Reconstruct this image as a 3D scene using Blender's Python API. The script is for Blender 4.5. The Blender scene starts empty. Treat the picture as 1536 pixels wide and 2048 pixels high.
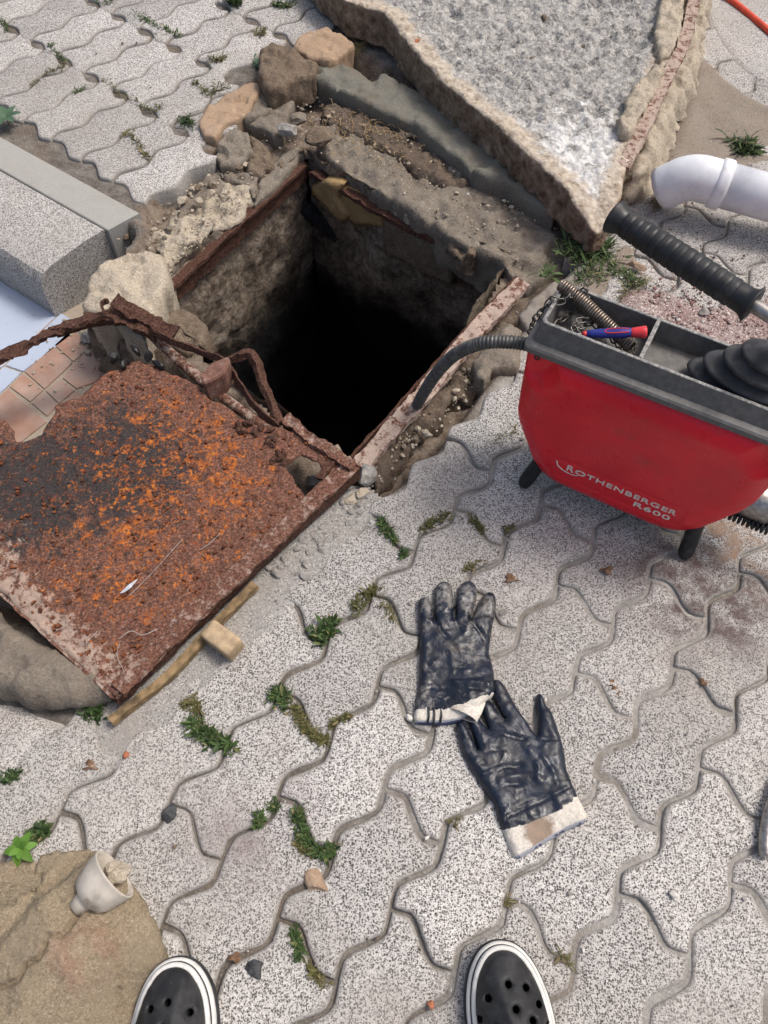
import bpy, bmesh, math, random
import numpy as np
from mathutils import Vector, Matrix
from mathutils.geometry import delaunay_2d_cdt

random.seed(7)
rng = np.random.RandomState(7)
SC = bpy.context.scene
COL = SC.collection

# ------------------------------------------------------------------ camera
CAM_H, CAM_T, CAM_F = 1.196, 0.5348, 1539.0          # height m, tilt from straight down, focal length in photo pixels
cam_d = bpy.data.cameras.new('camera')
cam = bpy.data.objects.new('camera', cam_d)
COL.objects.link(cam)
cam.location = (0, 0, CAM_H)
cam.rotation_euler = (CAM_T, 0, 0)
cam_d.sensor_fit = 'VERTICAL'
cam_d.sensor_height = 36.0
cam_d.lens = 36.0 * CAM_F / 2048.0
cam_d.clip_start = 0.02
cam_d.clip_end = 500
SC.camera = cam

# ------------------------------------------------------------------ sky, sun, exposure
SUN_EL, SUN_AZ = math.radians(62), math.radians(72)   # azimuth clockwise from +Y: light comes from behind right
w = bpy.data.worlds.new('World'); SC.world = w; w.use_nodes = True
wn = w.node_tree.nodes; wl = w.node_tree.links
bg = wn['Background']
sky = wn.new('ShaderNodeTexSky'); sky.sky_type = 'NISHITA'; sky.sun_disc = False
sky.sun_elevation = SUN_EL; sky.sun_rotation = SUN_AZ; sky.air_density = 1.0; sky.dust_density = 6.0; sky.ozone_density = 0.4
wl.new(sky.outputs[0], bg.inputs[0]); bg.inputs[1].default_value = 0.115
sd = bpy.data.lights.new('sun', 'SUN'); sd.energy = 1.5; sd.angle = math.radians(15); sd.color = (1.0, 0.972, 0.935)
sun = bpy.data.objects.new('sun', sd); COL.objects.link(sun)
dirv = Vector((math.sin(SUN_AZ)*math.cos(SUN_EL), math.cos(SUN_AZ)*math.cos(SUN_EL), math.sin(SUN_EL)))
sun.rotation_euler = dirv.to_track_quat('Z', 'Y').to_euler(); sun.location = dirv*8
SC.view_settings.view_transform = 'Standard'; SC.view_settings.look = 'None'
SC.view_settings.exposure = 0.43; SC.view_settings.gamma = 1.0; SC.view_settings.use_curve_mapping = False
SC.cycles.max_bounces = 6; SC.cycles.diffuse_bounces = 3

# ------------------------------------------------------------------ helpers
_ct, _st = math.cos(CAM_T), math.sin(CAM_T)
def at(px, py, z=0.0):
    """the point of the place at height z that the photo shows at pixel (px, py)"""
    dx, dy = (px-768)/CAM_F, (1024-py)/CAM_F
    d = Vector((dx, dy*_ct+_st, dy*_st-_ct))
    return Vector((0, 0, CAM_H)) + d*((z-CAM_H)/d.z)
def P2(pts, z=0.0):
    return np.array([at(x, y, z)[:2] for x, y in pts])
def P3(pts):
    return np.array([at(x, y, z)[:] for x, y, z in pts])

def _h(i, j, k):
    n = (i*374761393 + j*668265263 + k*1440662683) & 0xFFFFFFFF
    n = ((n ^ (n >> 13))*1274126177) & 0xFFFFFFFF
    n = (n ^ (n >> 16)) & 0xFFFF
    return n/65535.0
def vnoise(p):
    p = np.asarray(p, float); i = np.floor(p).astype(np.int64); f = p-i; f = f*f*(3-2*f)
    r = 0
    for a in (0, 1):
        for b in (0, 1):
            for c in (0, 1):
                wgt = (f[:, 0] if a else 1-f[:, 0])*(f[:, 1] if b else 1-f[:, 1])*(f[:, 2] if c else 1-f[:, 2])
                r = r + wgt*_h(i[:, 0]+a, i[:, 1]+b, i[:, 2]+c)
    return r*2-1
def fbm(p, scale=1.0, octv=4, seed=0.0, gain=0.5):
    p = np.asarray(p, float)*scale + np.array([seed*17.3+91.7, seed*5.1+37.2, seed*9.7+13.9])
    r = 0; a = 1.0; t = 0
    for _ in range(octv):
        r = r + a*vnoise(p); t += a; a *= gain; p = p*2.03+11.3
    return r/t
def xy0(a, z=0.0):
    a = np.asarray(a, float)
    return np.c_[a[:, 0], a[:, 1], np.full(len(a), z)]
def inside(pts, poly):
    x, y = pts[:, 0][:, None], pts[:, 1][:, None]
    x1, y1 = poly[:, 0], poly[:, 1]; x2, y2 = np.roll(x1, -1), np.roll(y1, -1)
    c = ((y1 > y) != (y2 > y)) & (x < (x2-x1)*(y-y1)/np.where(y2 == y1, 1e-12, y2-y1)+x1)
    return c.sum(1) % 2 == 1
def dist(pts, poly, closed=True):
    out = np.full(len(pts), 1e9)
    n = len(poly) if closed else len(poly)-1
    for i in range(n):
        a = poly[i]; b = poly[(i+1) % len(poly)]; ab = b-a
        t = np.clip(((pts-a)@ab)/max(ab@ab, 1e-15), 0, 1)
        out = np.minimum(out, np.hypot(*(pts-a-t[:, None]*ab).T))
    return out
def sdf(pts, poly):
    d = dist(pts, poly); return np.where(inside(pts, poly), d, -d)
def sstep(a, b, x):
    t = np.clip((x-a)/(b-a), 0, 1); return t*t*(3-2*t)
def resample(poly, step, closed=True):
    poly = np.asarray(poly, float); out = []
    n = len(poly) if closed else len(poly)-1
    for i in range(n):
        a, b = poly[i], poly[(i+1) % len(poly)]
        k = max(1, int(round(np.linalg.norm(b-a)/step)))
        for q in range(k): out.append(a+(b-a)*q/k)
    if not closed: out.append(poly[-1])
    return np.array(out)
def smooth_poly(poly, it=2):
    p = np.asarray(poly, float)
    for _ in range(it):
        q = np.roll(p, -1, 0); p = np.stack([p*.75+q*.25, p*.25+q*.75], 1).reshape(-1, p.shape[1])
    return p
def spline(pts, n=12):
    p = np.asarray(pts, float); p = np.vstack([2*p[0]-p[1], p, 2*p[-1]-p[-2]]); out = []
    for i in range(1, len(p)-2):
        for t in np.linspace(0, 1, n, endpoint=False):
            a, b, c, d = p[i-1:i+3]
            out.append(.5*(2*b+(c-a)*t+(2*a-5*b+4*c-d)*t*t+(3*b-a-3*c+d)*t**3))
    out.append(p[-2]); return np.array(out)

WL = {}
def tag(o, label=None, cat=None, group=None, kind=None):
    if label: o['label'] = label
    if cat: o['category'] = cat
    if group: o['group'] = group
    if kind: o['kind'] = kind
    return o
def empty(name, loc, label=None, cat=None, group=None, kind=None):
    o = bpy.data.objects.new(name, None); COL.objects.link(o); o.location = loc
    o.empty_display_size = 0.02
    WL[o.name] = Vector(loc); return tag(o, label, cat, group, kind)
def mesh(name, V, Fs, mat, parent=None, smooth=True, attrs=None, origin=None, fmat=None):
    V = np.asarray(V, float)
    if origin is None:
        c = (V.min(0)+V.max(0))/2; origin = Vector((c[0], c[1], V[:, 2].min()))
    else: origin = Vector(origin)
    me = bpy.data.meshes.new(name)
    me.from_pydata((V-np.array(origin)).tolist(), [], [tuple(int(i) for i in f) for f in Fs])
    mats = mat if isinstance(mat, (list, tuple)) else [mat]
    for m in mats: me.materials.append(m)
    if fmat is not None: me.polygons.foreach_set('material_index', np.asarray(fmat, dtype=np.int32))
    if smooth: me.polygons.foreach_set('use_smooth', np.ones(len(me.polygons), dtype=bool))
    for k, a in (attrs or {}).items():
        at_ = me.attributes.new(k, 'FLOAT', 'POINT'); at_.data.foreach_set('value', np.asarray(a, dtype=np.float32))
    me.update()
    o = bpy.data.objects.new(name, me); COL.objects.link(o)
    if parent is not None:
        o.parent = parent; o.location = origin-WL[parent.name]
    else: o.location = origin
    WL[o.name] = origin
    return o
def sharp(o, deg=35):
    me = o.data
    try: me.set_sharp_from_angle(angle=math.radians(deg))
    except Exception: pass
    return o

class MB:
    """collects shapes, then links them as one mesh"""
    def __init__(s): s.v = []; s.f = []; s.n = 0; s.m = []; s.a = []
    def add(s, V, F, mi=0, a=0.0):
        V = np.asarray(V, float); s.v.append(V)
        for f in F: s.f.append([i+s.n for i in f]); s.m.append(mi)
        s.a.append(np.full(len(V), a) if np.isscalar(a) else np.asarray(a)); s.n += len(V)
    def build(s, name, mat, parent=None, smooth=True, attr=None):
        return mesh(name, np.vstack(s.v), s.f, mat, parent, smooth, {attr: np.concatenate(s.a)} if attr else None, fmat=s.m if isinstance(mat, list) else None)

def tube_geo(path, rad, n=12, cap=True, flat=None, up=None, taper_caps=False):
    """round (or flattened) tube along a path; rad may be a list"""
    path = np.asarray(path, float); m = len(path)
    rad = np.full(m, rad) if np.isscalar(rad) else np.asarray(rad, float)
    T = np.gradient(path, axis=0); T /= np.linalg.norm(T, axis=1)[:, None]+1e-12
    u = np.array(up if up is not None else ([0, 0, 1] if abs(T[0][2]) < .9 else [1, 0, 0]), float)
    V = []; ang = np.linspace(0, 2*np.pi, n, endpoint=False)
    for i in range(m):
        if up is not None: u = np.array(up, float)
        u = u-T[i]*(u@T[i]); u /= np.linalg.norm(u)+1e-12
        s_ = np.cross(T[i], u)
        fw, fh = (1, 1) if flat is None else flat
        V.append(path[i]+rad[i]*(np.cos(ang)[:, None]*s_*fw+np.sin(ang)[:, None]*u*fh))
    V = np.vstack(V); F = []
    for i in range(m-1):
        for k in range(n):
            k2 = (k+1) % n; F.append([i*n+k, i*n+k2, (i+1)*n+k2, (i+1)*n+k])
    if cap: F.append(list(range(n-1, -1, -1))); F.append([(m-1)*n+k for k in range(n)])
    return V, F
def tube(name, path, rad, mat, parent=None, n=12, **k):
    V, F = tube_geo(path, rad, n, **k); return mesh(name, V, F, mat, parent)
def box_geo(c, sx, sy, sz, rot=None, bev=0.0):
    """box with chamfered edges, centre c"""
    bm = bmesh.new(); bmesh.ops.create_cube(bm, size=1.0)
    for v in bm.verts: v.co = Vector((v.co.x*sx, v.co.y*sy, v.co.z*sz))
    if bev > 0: bmesh.ops.bevel(bm, geom=bm.edges[:], offset=bev, segments=2, affect='EDGES', profile=.6)
    V = np.array([v.co[:] for v in bm.verts]); bm.verts.index_update()
    F = [[v.index for v in f.verts] for f in bm.faces]; bm.free()
    if rot is not None: V = V@np.array(rot.to_3x3()).T
    return V+np.array(c), F
def lathe_geo(prof, n=24, closed_top=True, closed_bot=True):
    """prof: list of (r, z)"""
    ang = np.linspace(0, 2*np.pi, n, endpoint=False); V = []; F = []
    for r, z in prof: V.append(np.c_[r*np.cos(ang), r*np.sin(ang), np.full(n, z)])
    V = np.vstack(V); m = len(prof)
    for i in range(m-1):
        for k in range(n):
            k2 = (k+1) % n; F.append([i*n+k, i*n+k2, (i+1)*n+k2, (i+1)*n+k])
    if closed_bot: F.append(list(range(n-1, -1, -1)))
    if closed_top: F.append([(m-1)*n+k for k in range(n)])
    return V, F

def cdt_geo(outline, res, holes=(), jitter=.25):
    """outline (already resampled) filled with jittered points of about res spacing -> pts, tris, n boundary"""
    lo, hi = outline.min(0), outline.max(0)
    gx, gy = np.meshgrid(np.arange(lo[0], hi[0], res), np.arange(lo[1], hi[1], res*.87))
    gx = gx+(np.arange(gx.shape[0]) % 2)[:, None]*res*.5
    g = np.c_[gx.ravel(), gy.ravel()]; g = g+(rng.rand(len(g), 2)-.5)*2*jitter*res
    d = sdf(g, outline); keep = d > res*.55
    for h in holes: keep &= sdf(g, h) < -res*.55
    g = g[keep]
    rings = [outline]+list(holes); pts = np.vstack(rings+[g]); edges = []; n0 = 0
    for r in rings:
        edges += [(n0+i, n0+(i+1) % len(r)) for i in range(len(r))]; n0 += len(r)
    vo, eo, fo, *_ = delaunay_2d_cdt([Vector(p) for p in pts], edges, [], 0, 1e-7)
    vo = np.array([v[:] for v in vo]); fo = [list(f) for f in fo if len(f) == 3]
    c = vo[np.array(fo)].mean(1); ok = inside(c, outline)
    for h in holes: ok &= ~inside(c, h)
    return vo, [f for f, k in zip(fo, ok) if k]

def slab_geo(poly, ztop, zbot, res=.008, amp=.003, nscale=40, bevel=.008, edge_jit=.003, flare=.0, holes=(), seed=None, octv=4, side_amp=None, facet=None):
    """rough solid piece: outline poly, top surface ztop (number or function of xy array), broken sides down to zbot"""
    seed = rng.rand()*50 if seed is None else seed
    side_amp = amp if side_amp is None else side_amp
    out = resample(poly, res)
    nj = np.c_[fbm(xy0(out), 1/(res*4), 3, seed+3), fbm(xy0(out), 1/(res*4), 3, seed+4)]
    out = out+nj*edge_jit
    hs = []
    for h in holes:
        h = resample(h, res); h = h+np.c_[fbm(xy0(h), 60, 3, seed+5), fbm(xy0(h), 60, 3, seed+6)]*edge_jit; hs.append(h)
    vo, fo = cdt_geo(out, res, hs)
    d = dist(vo, out)
    for h in hs: d = np.minimum(d, dist(vo, h))
    zt = ztop(vo) if callable(ztop) else np.full(len(vo), ztop)
    t = np.clip(d/max(bevel, 1e-6), 0, 1)
    if facet:   # broken faces: each cell its own tilted plane
        cell, fa_ = facet; lo_, hi_ = vo.min(0), vo.max(0); k_ = max(3, int(np.prod(hi_-lo_)/cell**2)); rs = np.random.RandomState(int(seed*997) % 99991)
        sd_ = lo_+(hi_-lo_)*rs.rand(k_, 2); wv_ = vo+np.c_[fbm(xy0(vo), 60, 3, seed+21), fbm(xy0(vo), 60, 3, seed+22)]*cell*.22
        ii = np.argmin(((wv_[:, None]-sd_[None])**2).sum(-1), 1); sl_ = rs.normal(0, .55*fa_/cell, (k_, 2)); zt = zt+rs.uniform(-fa_, fa_, k_)[ii]*.6+((vo-sd_[ii])*sl_[ii]).sum(1)
    z = zt+fbm(xy0(vo), nscale, octv, seed)*amp-bevel*.8*(1-np.sqrt(1-(1-t)**2))
    V = [np.c_[vo, z]]; F = [f if (np.cross(vo[f[1]]-vo[f[0]], vo[f[2]]-vo[f[0]]) > 0) else f[::-1] for f in fo]
    # boundary edges -> skirt
    cnt = {}
    for f in F:
        for i in range(3):
            a, b = f[i], f[(i+1) % 3]; cnt[(a, b)] = 1
    bed = [(a, b) for (a, b) in cnt if (b, a) not in cnt]
    bv = sorted({a for e in bed for a in e}); idx = {v: i for i, v in enumerate(bv)}
    bv = np.array(bv); nrm = np.zeros((len(bv), 2))
    for a, b in bed:
        e = vo[b]-vo[a]; nn = np.array([e[1], -e[0]]); nn /= np.linalg.norm(nn)+1e-12
        nrm[idx[a]] += nn; nrm[idx[b]] += nn
    nrm /= np.linalg.norm(nrm, axis=1)[:, None]+1e-12
    base = len(vo); zb0 = z[bv]
    zb = zbot(vo[bv]) if callable(zbot) else np.full(len(bv), zbot)
    lev = max(1, min(5, int(round(abs(float((zb0-zb).mean()))/res)))); prev = list(bv)
    E = [d]
    for L in range(1, lev+1):
        t = L/lev; zz = zb0*(1-t)+zb*t
        p3 = np.c_[vo[bv], zz]; o = fbm(p3, nscale, 3, seed+9)*side_amp+flare*t
        V.append(np.c_[vo[bv]+nrm*o[:, None], zz]); E.append(np.full(len(bv), -.001*L))
        cur = [base+i for i in range(len(bv))]; base += len(bv)
        for a, b in bed:
            ia, ib = idx[a], idx[b]; F.append([prev[ib], prev[ia], cur[ia], cur[ib]])
        prev = cur
    return np.vstack(V), F, np.concatenate(E)
def slab(name, poly, ztop, zbot, mat, parent=None, **k):
    V, F, E = slab_geo(np.asarray(poly, float), ztop, zbot, **k)
    o = mesh(name, V, F, mat, parent, attrs={'edge': E}); return o
def rock(name, c, r, mat, parent=None, flat=.6, seed=None, sub=2, rot=0.0, amp=.35):
    """small lump of stone, c on the ground"""
    V, F = rock_geo(c, r, flat, seed, sub, rot, amp); return mesh(name, V, F, mat, parent, smooth=False)
_ico = {}
def rock_geo(c, r, flat=.6, seed=None, sub=2, rot=0.0, amp=.35):
    seed = rng.rand()*100 if seed is None else seed
    if sub not in _ico:
        bm = bmesh.new(); bmesh.ops.create_icosphere(bm, subdivisions=sub, radius=1.0)
        _ico[sub] = (np.array([v.co[:] for v in bm.verts]), [[v.index for v in f.verts] for f in bm.faces]); bm.free()
    V, F = _ico[sub]; V = V.copy()
    # chop with random planes for facets
    rs = np.random.RandomState(int(seed*1000) % 99991)
    for _ in range(7):
        n = rs.randn(3); n /= np.linalg.norm(n); k = .48+.36*rs.rand()
        dd = V@n; V = np.where((dd > k)[:, None], V-(dd-k)[:, None]*n, V)
    V = V*(1+amp*.5*fbm(V, 1.6, 3, seed)[:, None])
    rr = np.array(r if np.ndim(r) else [r, r*.8, r*flat]); V = V*rr
    ca, sa = math.cos(rot), math.sin(rot); V = V@np.array([[ca, sa, 0], [-sa, ca, 0], [0, 0, 1]])
    V[:, 2] -= V[:, 2].min()+rr[2]*.15
    return V+np.array(c), F
# ------------------------------------------------------------------ materials
class N:
    def __init__(s, name):
        s.m = bpy.data.materials.new(name); s.m.use_nodes = True; s.t = s.m.node_tree; s.b = s.t.nodes['Principled BSDF']
        s.geo = s.t.nodes.new('ShaderNodeNewGeometry'); s.pos = s.geo.outputs['Position']
    def link(s, a, b): s.t.links.new(a, b)
    def setin(s, n, key, v):
        i = n.inputs[key]
        if hasattr(v, 'is_output'): s.link(v, i)
        elif isinstance(v, (tuple, list)) and len(v) == 3 and i.type == 'RGBA': i.default_value = (*v, 1)
        else: i.default_value = v
    def noise(s, scale, detail=4, rough=.55, dist=0.0, vec=None, col=False):
        n = s.t.nodes.new('ShaderNodeTexNoise'); s.link(vec or s.pos, n.inputs['Vector'])
        n.inputs['Scale'].default_value = scale; n.inputs['Detail'].default_value = detail; n.inputs['Roughness'].default_value = rough; n.inputs['Distortion'].default_value = dist
        return n.outputs['Color' if col else 'Fac']
    def vor(s, scale, out='Color', feat='F1', vec=None, rand=1.0):
        n = s.t.nodes.new('ShaderNodeTexVoronoi'); n.feature = feat; s.link(vec or s.pos, n.inputs['Vector'])
        n.inputs['Scale'].default_value = scale; n.inputs['Randomness'].default_value = rand
        return n.outputs[out]
    def warp(s, scale, amt):
        """position jittered by noise, to break up cell outlines"""
        nz = s.noise(scale, 2, col=True)
        v = s.t.nodes.new('ShaderNodeVectorMath'); v.operation = 'MULTIPLY_ADD'; s.link(nz, v.inputs[0]); v.inputs[1].default_value = (amt,)*3; s.link(s.pos, v.inputs[2])
        return v.outputs[0]
    def sep(s, c, ch=0):
        n = s.t.nodes.new('ShaderNodeSeparateColor'); s.link(c, n.inputs[0]); return n.outputs[ch]
    def math(s, op, a, b=0.0, c=None, clamp=False):
        n = s.t.nodes.new('ShaderNodeMath'); n.operation = op; n.use_clamp = clamp
        s.setin(n, 0, a); s.setin(n, 1, b)
        if c is not None: s.setin(n, 2, c)
        return n.outputs[0]
    def rng(s, v, a, b, lo=0.0, hi=1.0, smooth=True):
        n = s.t.nodes.new('ShaderNodeMapRange'); n.interpolation_type = 'SMOOTHSTEP' if smooth else 'LINEAR'
        s.setin(n, 'Value', v); n.inputs['From Min'].default_value = a; n.inputs['From Max'].default_value = b; n.inputs['To Min'].default_value = lo; n.inputs['To Max'].default_value = hi
        return n.outputs[0]
    def ramp(s, v, stops, const=False):
        n = s.t.nodes.new('ShaderNodeValToRGB'); s.link(v, n.inputs[0]); cr = n.color_ramp
        if const: cr.interpolation = 'CONSTANT'
        while len(cr.elements) < len(stops): cr.elements.new(.5)
        for e, (p, c) in zip(cr.elements, stops): e.position = p; e.color = (*(c if isinstance(c, (tuple, list)) else (c, c, c)), 1)
        return n.outputs[0]
    def mix(s, f, a, b, mode='MIX'):
        n = s.t.nodes.new('ShaderNodeMix'); n.data_type = 'RGBA'; n.blend_type = mode; n.clamp_factor = True
        s.setin(n, 0, f); s.setin(n, 6, a); s.setin(n, 7, b); return n.outputs[2]
    def attr(s, name):
        n = s.t.nodes.new('ShaderNodeAttribute'); n.attribute_name = name; return n.outputs['Fac']
    def rand(s):
        n = s.t.nodes.new('ShaderNodeObjectInfo'); return n.outputs['Random']
    def xyz(s, ch, src=None):
        n = s.t.nodes.new('ShaderNodeSeparateXYZ'); s.link(src or s.pos, n.inputs[0]); return n.outputs[ch]
    def spot(s, px, r0, soft, z=0.0):
        """1 inside a ragged spill round the ground point seen at px"""
        c = at(*px, z); v = s.t.nodes.new('ShaderNodeVectorMath'); v.operation = 'DISTANCE'; s.link(s.pos, v.inputs[0]); v.inputs[1].default_value = c[:]
        return s.rng(v.outputs['Value'], r0-soft, r0+soft, 1, 0)
    def bump(s, h, strength=.5, d=.002, prev=None):
        n = s.t.nodes.new('ShaderNodeBump'); n.inputs['Strength'].default_value = strength; n.inputs['Distance'].default_value = d; s.link(h, n.inputs['Height'])
        if prev is not None: s.link(prev, n.inputs['Normal'])
        return n.outputs[0]
    def out(s, col=None, rough=.9, nrm=None, metal=0.0, spec=.3, **k):
        if col is not None: s.setin(s.b, 'Base Color', col)
        s.setin(s.b, 'Roughness', rough); s.setin(s.b, 'Metallic', metal); s.setin(s.b, 'Specular IOR Level', spec)
        if nrm is not None: s.link(nrm, s.b.inputs['Normal'])
        for kk, v in k.items(): s.setin(s.b, kk, v)
        return s.m
M = {}
def simple(name, col, rough=.6, metal=0.0, var=.25, scale=60, spec=.4, bump=.15, dirt=None, dirt_amt=.5, dscale=25):
    n = N(name); v = n.noise(scale, 5)
    c = n.mix(n.rng(v, .3, .7), tuple(x*(1-var) for x in col), tuple(min(1, x*(1+var)) for x in col))
    if dirt is not None: c = n.mix(n.rng(n.noise(dscale, 6, .65), .5, .72, 0, dirt_amt), c, dirt)
    M[name] = n.out(c, n.rng(n.noise(scale*.6, 4), .3, .7, max(.05, rough-.1), min(1, rough+.1)), n.bump(v, bump, .001), metal, spec); return M[name]

# speckled granite-chip paving concrete
def paver_mat(name, base=(.585, .565, .535), dark=.042, grime=.7, pink=.18, sc=290, cover=0.0):
    n = N(name)
    wp = n.warp(500, .0012)
    # pale sand matrix, then separate dark chips of two sizes and a few white ones
    r0 = n.sep(n.vor(430, vec=wp)); c = n.ramp(r0, [(0, tuple(x*.66 for x in base)), (.25, tuple(x*.86 for x in base)), (.55, base), (.85, tuple(min(.8, x*1.22) for x in base))], True)
    c = n.mix(.55, c, n.ramp(n.noise(760, 4, .8), [(.36, tuple(x*.34 for x in base)), (.5, base), (.64, tuple(min(.88, x*1.45) for x in base))]))
    for sc_, thr, rad, seed_ in ((sc*.92, .46, .40, 0), (sc*1.35, .50, .42, 1), (sc*2.1, .42, .44, 2)):
        mp_ = n.t.nodes.new('ShaderNodeMapping'); mp_.inputs['Location'].default_value = (seed_*3.7, seed_*1.3, seed_*2.1); n.link(wp, mp_.inputs[0]); vv = mp_.outputs[0]
        dist_ = n.vor(sc_, 'Distance', vec=vv); rc_ = n.vor(sc_, 'Color', vec=vv); sel = n.math('LESS_THAN', n.sep(rc_), thr)
        k_ = n.math('MULTIPLY', sel, n.rng(dist_, rad-.10, rad+.12, 1, 0)); c = n.mix(k_, c, n.ramp(n.sep(rc_, 1), [(0, (dark,)*3), (.45, (.075, .071, .068)), (.8, (.16, .15, .14))]))
    # blotchy soil film, slightly rosy or grey
    big = n.noise(7, 5, .6); c = n.mix(n.rng(big, .40, .72, 0, .34*grime), c, (.23, .19, .165))
    pk = n.noise(4.3, 3, .5); c = n.mix(n.rng(pk, .45, .75, 0, .28*pink), c, (.44, .34, .30))
    st = n.noise(19, 6, .7); c = n.mix(n.rng(st, .58, .74, 0, .45*grime), c, (.17, .15, .13))
    if cover: c = n.mix(n.rng(n.noise(13, 6, .65), .62-cover, .80-cover, 0, .85), c, (.36, .345, .325))
    tint = n.rng(n.rand(), 0, 1, .80, 1.06, False); c = n.mix(1.0, c, tint, 'MULTIPLY'); wn_ = n.noise(1.9, 3, .5); c = n.mix(n.rng(wn_, .40, .62, 0, .30), c, (.30, .275, .245))
    c = n.mix(n.math('MULTIPLY', n.rng(n.noise(16, 6, .68), .36, .62), n.spot((1412, 1165), .13, .07)), c, (.085, .058, .056))
    c = n.mix(n.math('MULTIPLY', n.rng(n.noise(16, 6, .68), .40, .66, 0, .8), n.spot((1520, 1080), .10, .05)), c, (.30, .20, .13))
    c = n.mix(n.math('MULTIPLY', n.rng(n.noise(11, 6, .68), .40, .66, 0, .6), n.spot((500, 1640), .09, .06)), c, (.20, .16, .155))
    e = n.math('ADD', n.attr('edge'), n.math('MULTIPLY', n.math('SUBTRACT', n.noise(30, 6, .68), .56), .018))
    c = n.mix(n.rng(e, -.001, .006, .85, 0), c, n.ramp(n.noise(240, 5, .7), [(.3, (.17, .158, .142)), (.5, (.29, .273, .25)), (.7, (.39, .37, .345))]))
    h = n.mix(.5, n.vor(sc*.85, 'Distance', vec=wp), n.noise(160, 5, .7))
    M[name] = n.out(c, .93, n.bump(h, .55, .0016), 0, .2); return M[name]
paver_mat('paver')
paver_mat('paver_dusty', grime=.8, pink=.8, cover=.12)
paver_mat('kerb_granite', base=(.60, .58, .55), grime=.35, pink=.2, sc=270)

def concrete(name, base, light=None, darkc=None, crumb=.5, sc=1.0, stain=None, bumpd=.003, stain_amt=.6, red=None):
    n = N(name); light = light or tuple(min(.8, x*1.45) for x in base); darkc = darkc or tuple(x*.45 for x in base)
    a = n.mix(.5, n.noise(20*sc, 9, .70), n.noise(75*sc, 7, .75)); c = n.ramp(a, [(.32, darkc), (.45, base), (.55, base), (.68, light)])
    wp = n.warp(120*sc, .004)
    if crumb:   # coarse sand grains and pits
        r = n.sep(n.vor(430*sc, 'Color', vec=wp)); c = n.mix(n.rng(r, .80, .90, 0, min(1, crumb*1.6)), c, light); c = n.mix(n.rng(r, .16, .08, 0, min(1, crumb*1.6)), c, darkc)
    f = n.noise(560*sc, 5, .75); c = n.mix(.65, c, n.ramp(f, [(.32, tuple(x*.45 for x in base)), (.5, base), (.68, light)]), 'OVERLAY')
    if stain is not None: c = n.mix(n.rng(n.noise(9*sc, 6, .65), .46, .68, 0, stain_amt), c, stain)
    if red: c = n.mix(n.math('MULTIPLY', n.rng(n.noise(26, 6, .7), .38, .62, 0, .40), n.spot(red, .040, .03, .06)), c, (.26, .10, .075))
    hh = n.mix(.45, a, n.noise(260*sc, 6, .75)); b1 = n.bump(hh, .9, bumpd*1.6); b2 = n.bump(n.vor(140*sc, 'Distance', vec=wp), .45, bumpd*.6, b1)
    M[name] = n.out(c, .95, b2, 0, .15); return M[name]
concrete('soil', (.145, .115, .090), (.30, .26, .215), (.045, .034, .026), .35, 1.2, (.20, .125, .08))
concrete('soil_rim', (.20, .165, .135), (.38, .34, .29), (.06, .046, .036), .3, 1.0, (.12, .088, .066))
concrete('mortar', (.31, .29, .262), (.42, .40, .375), (.17, .155, .14), .25, 1.4, (.20, .17, .14), .0012)
concrete('mortar_white', (.36, .35, .335), (.55, .54, .52), (.17, .16, .15), .6, 1.2, (.30, .27, .24), .0015)
concrete('pale_concrete', (.46, .42, .36), (.66, .62, .54), (.22, .185, .145), .3, .9, (.30, .25, .19), .004, .45)
concrete('grey_concrete', (.285, .258, .222), (.45, .42, .375), (.105, .088, .07), .25, .9, (.17, .135, .105), .003, .5)
concrete('brown_concrete', (.255, .213, .17), (.43, .375, .31), (.085, .066, .05), .3, 1.0, (.15, .105, .075), .004, .5)
concrete('green_concrete', (.25, .245, .218), (.38, .37, .33), (.11, .104, .09), .2, 1.2, (.14, .105, .07), .002, .35)
concrete('sandstone', (.40, .32, .245), (.56, .49, .41), (.20, .145, .10), .12, .8, (.36, .28, .21), .002, .4)
concrete('boulder', (.35, .305, .235), (.58, .52, .42), (.13, .105, .08), .22, .9, (.22, .18, .13), .004, .55, red=(165, 1900))
concrete('kerb_smooth', (.40, .395, .375), (.49, .485, .465), (.30, .29, .27), .12, 1.6, (.31, .285, .25), .0008, .35)
concrete('plaster', (.42, .325, .195), (.58, .48, .33), (.17, .12, .075), .1, .8, (.33, .23, .12), .003, .4)
concrete('gravel', (.36, .31, .295), (.66, .61, .58), (.12, .09, .085), .7, .9, (.20, .10, .09), .003, .45)
concrete('sand', (.315, .28, .242), (.44, .405, .36), (.14, .118, .10), .45, 1.6, (.25, .22, .19), .0015, .5)

# pit wall: sludge-stained cement, blackened lower down by sludge plus depth shade painted into the colour
def pit_mat():
    n = N('pit_wall'); a = n.mix(.5, n.noise(11, 8, .7), n.noise(60, 8, .75))
    c = n.ramp(a, [(.34, (.025, .02, .016)), (.45, (.13, .10, .075)), (.53, (.26, .21, .16)), (.64, (.44, .385, .32))])
    c = n.mix(n.rng(n.noise(140, 5, .7), .55, .72, 0, .5), c, (.32, .30, .27))
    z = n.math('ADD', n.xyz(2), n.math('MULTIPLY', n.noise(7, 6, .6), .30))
    sludge_shade = n.rng(z, -.33, -.11, 1, 0)
    c = n.mix(sludge_shade, c, (.004, .004, .005))
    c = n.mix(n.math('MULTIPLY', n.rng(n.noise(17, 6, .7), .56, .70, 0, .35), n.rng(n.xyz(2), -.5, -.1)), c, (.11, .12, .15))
    h = n.mix(.5, a, n.noise(120, 6, .7)); M['pit_wall'] = n.out(c, n.rng(sludge_shade, 0, 1, .95, .75), n.bump(n.vor(60, 'Distance'), .5, .006, n.bump(h, 1.0, .010)), 0, .2)
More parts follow.
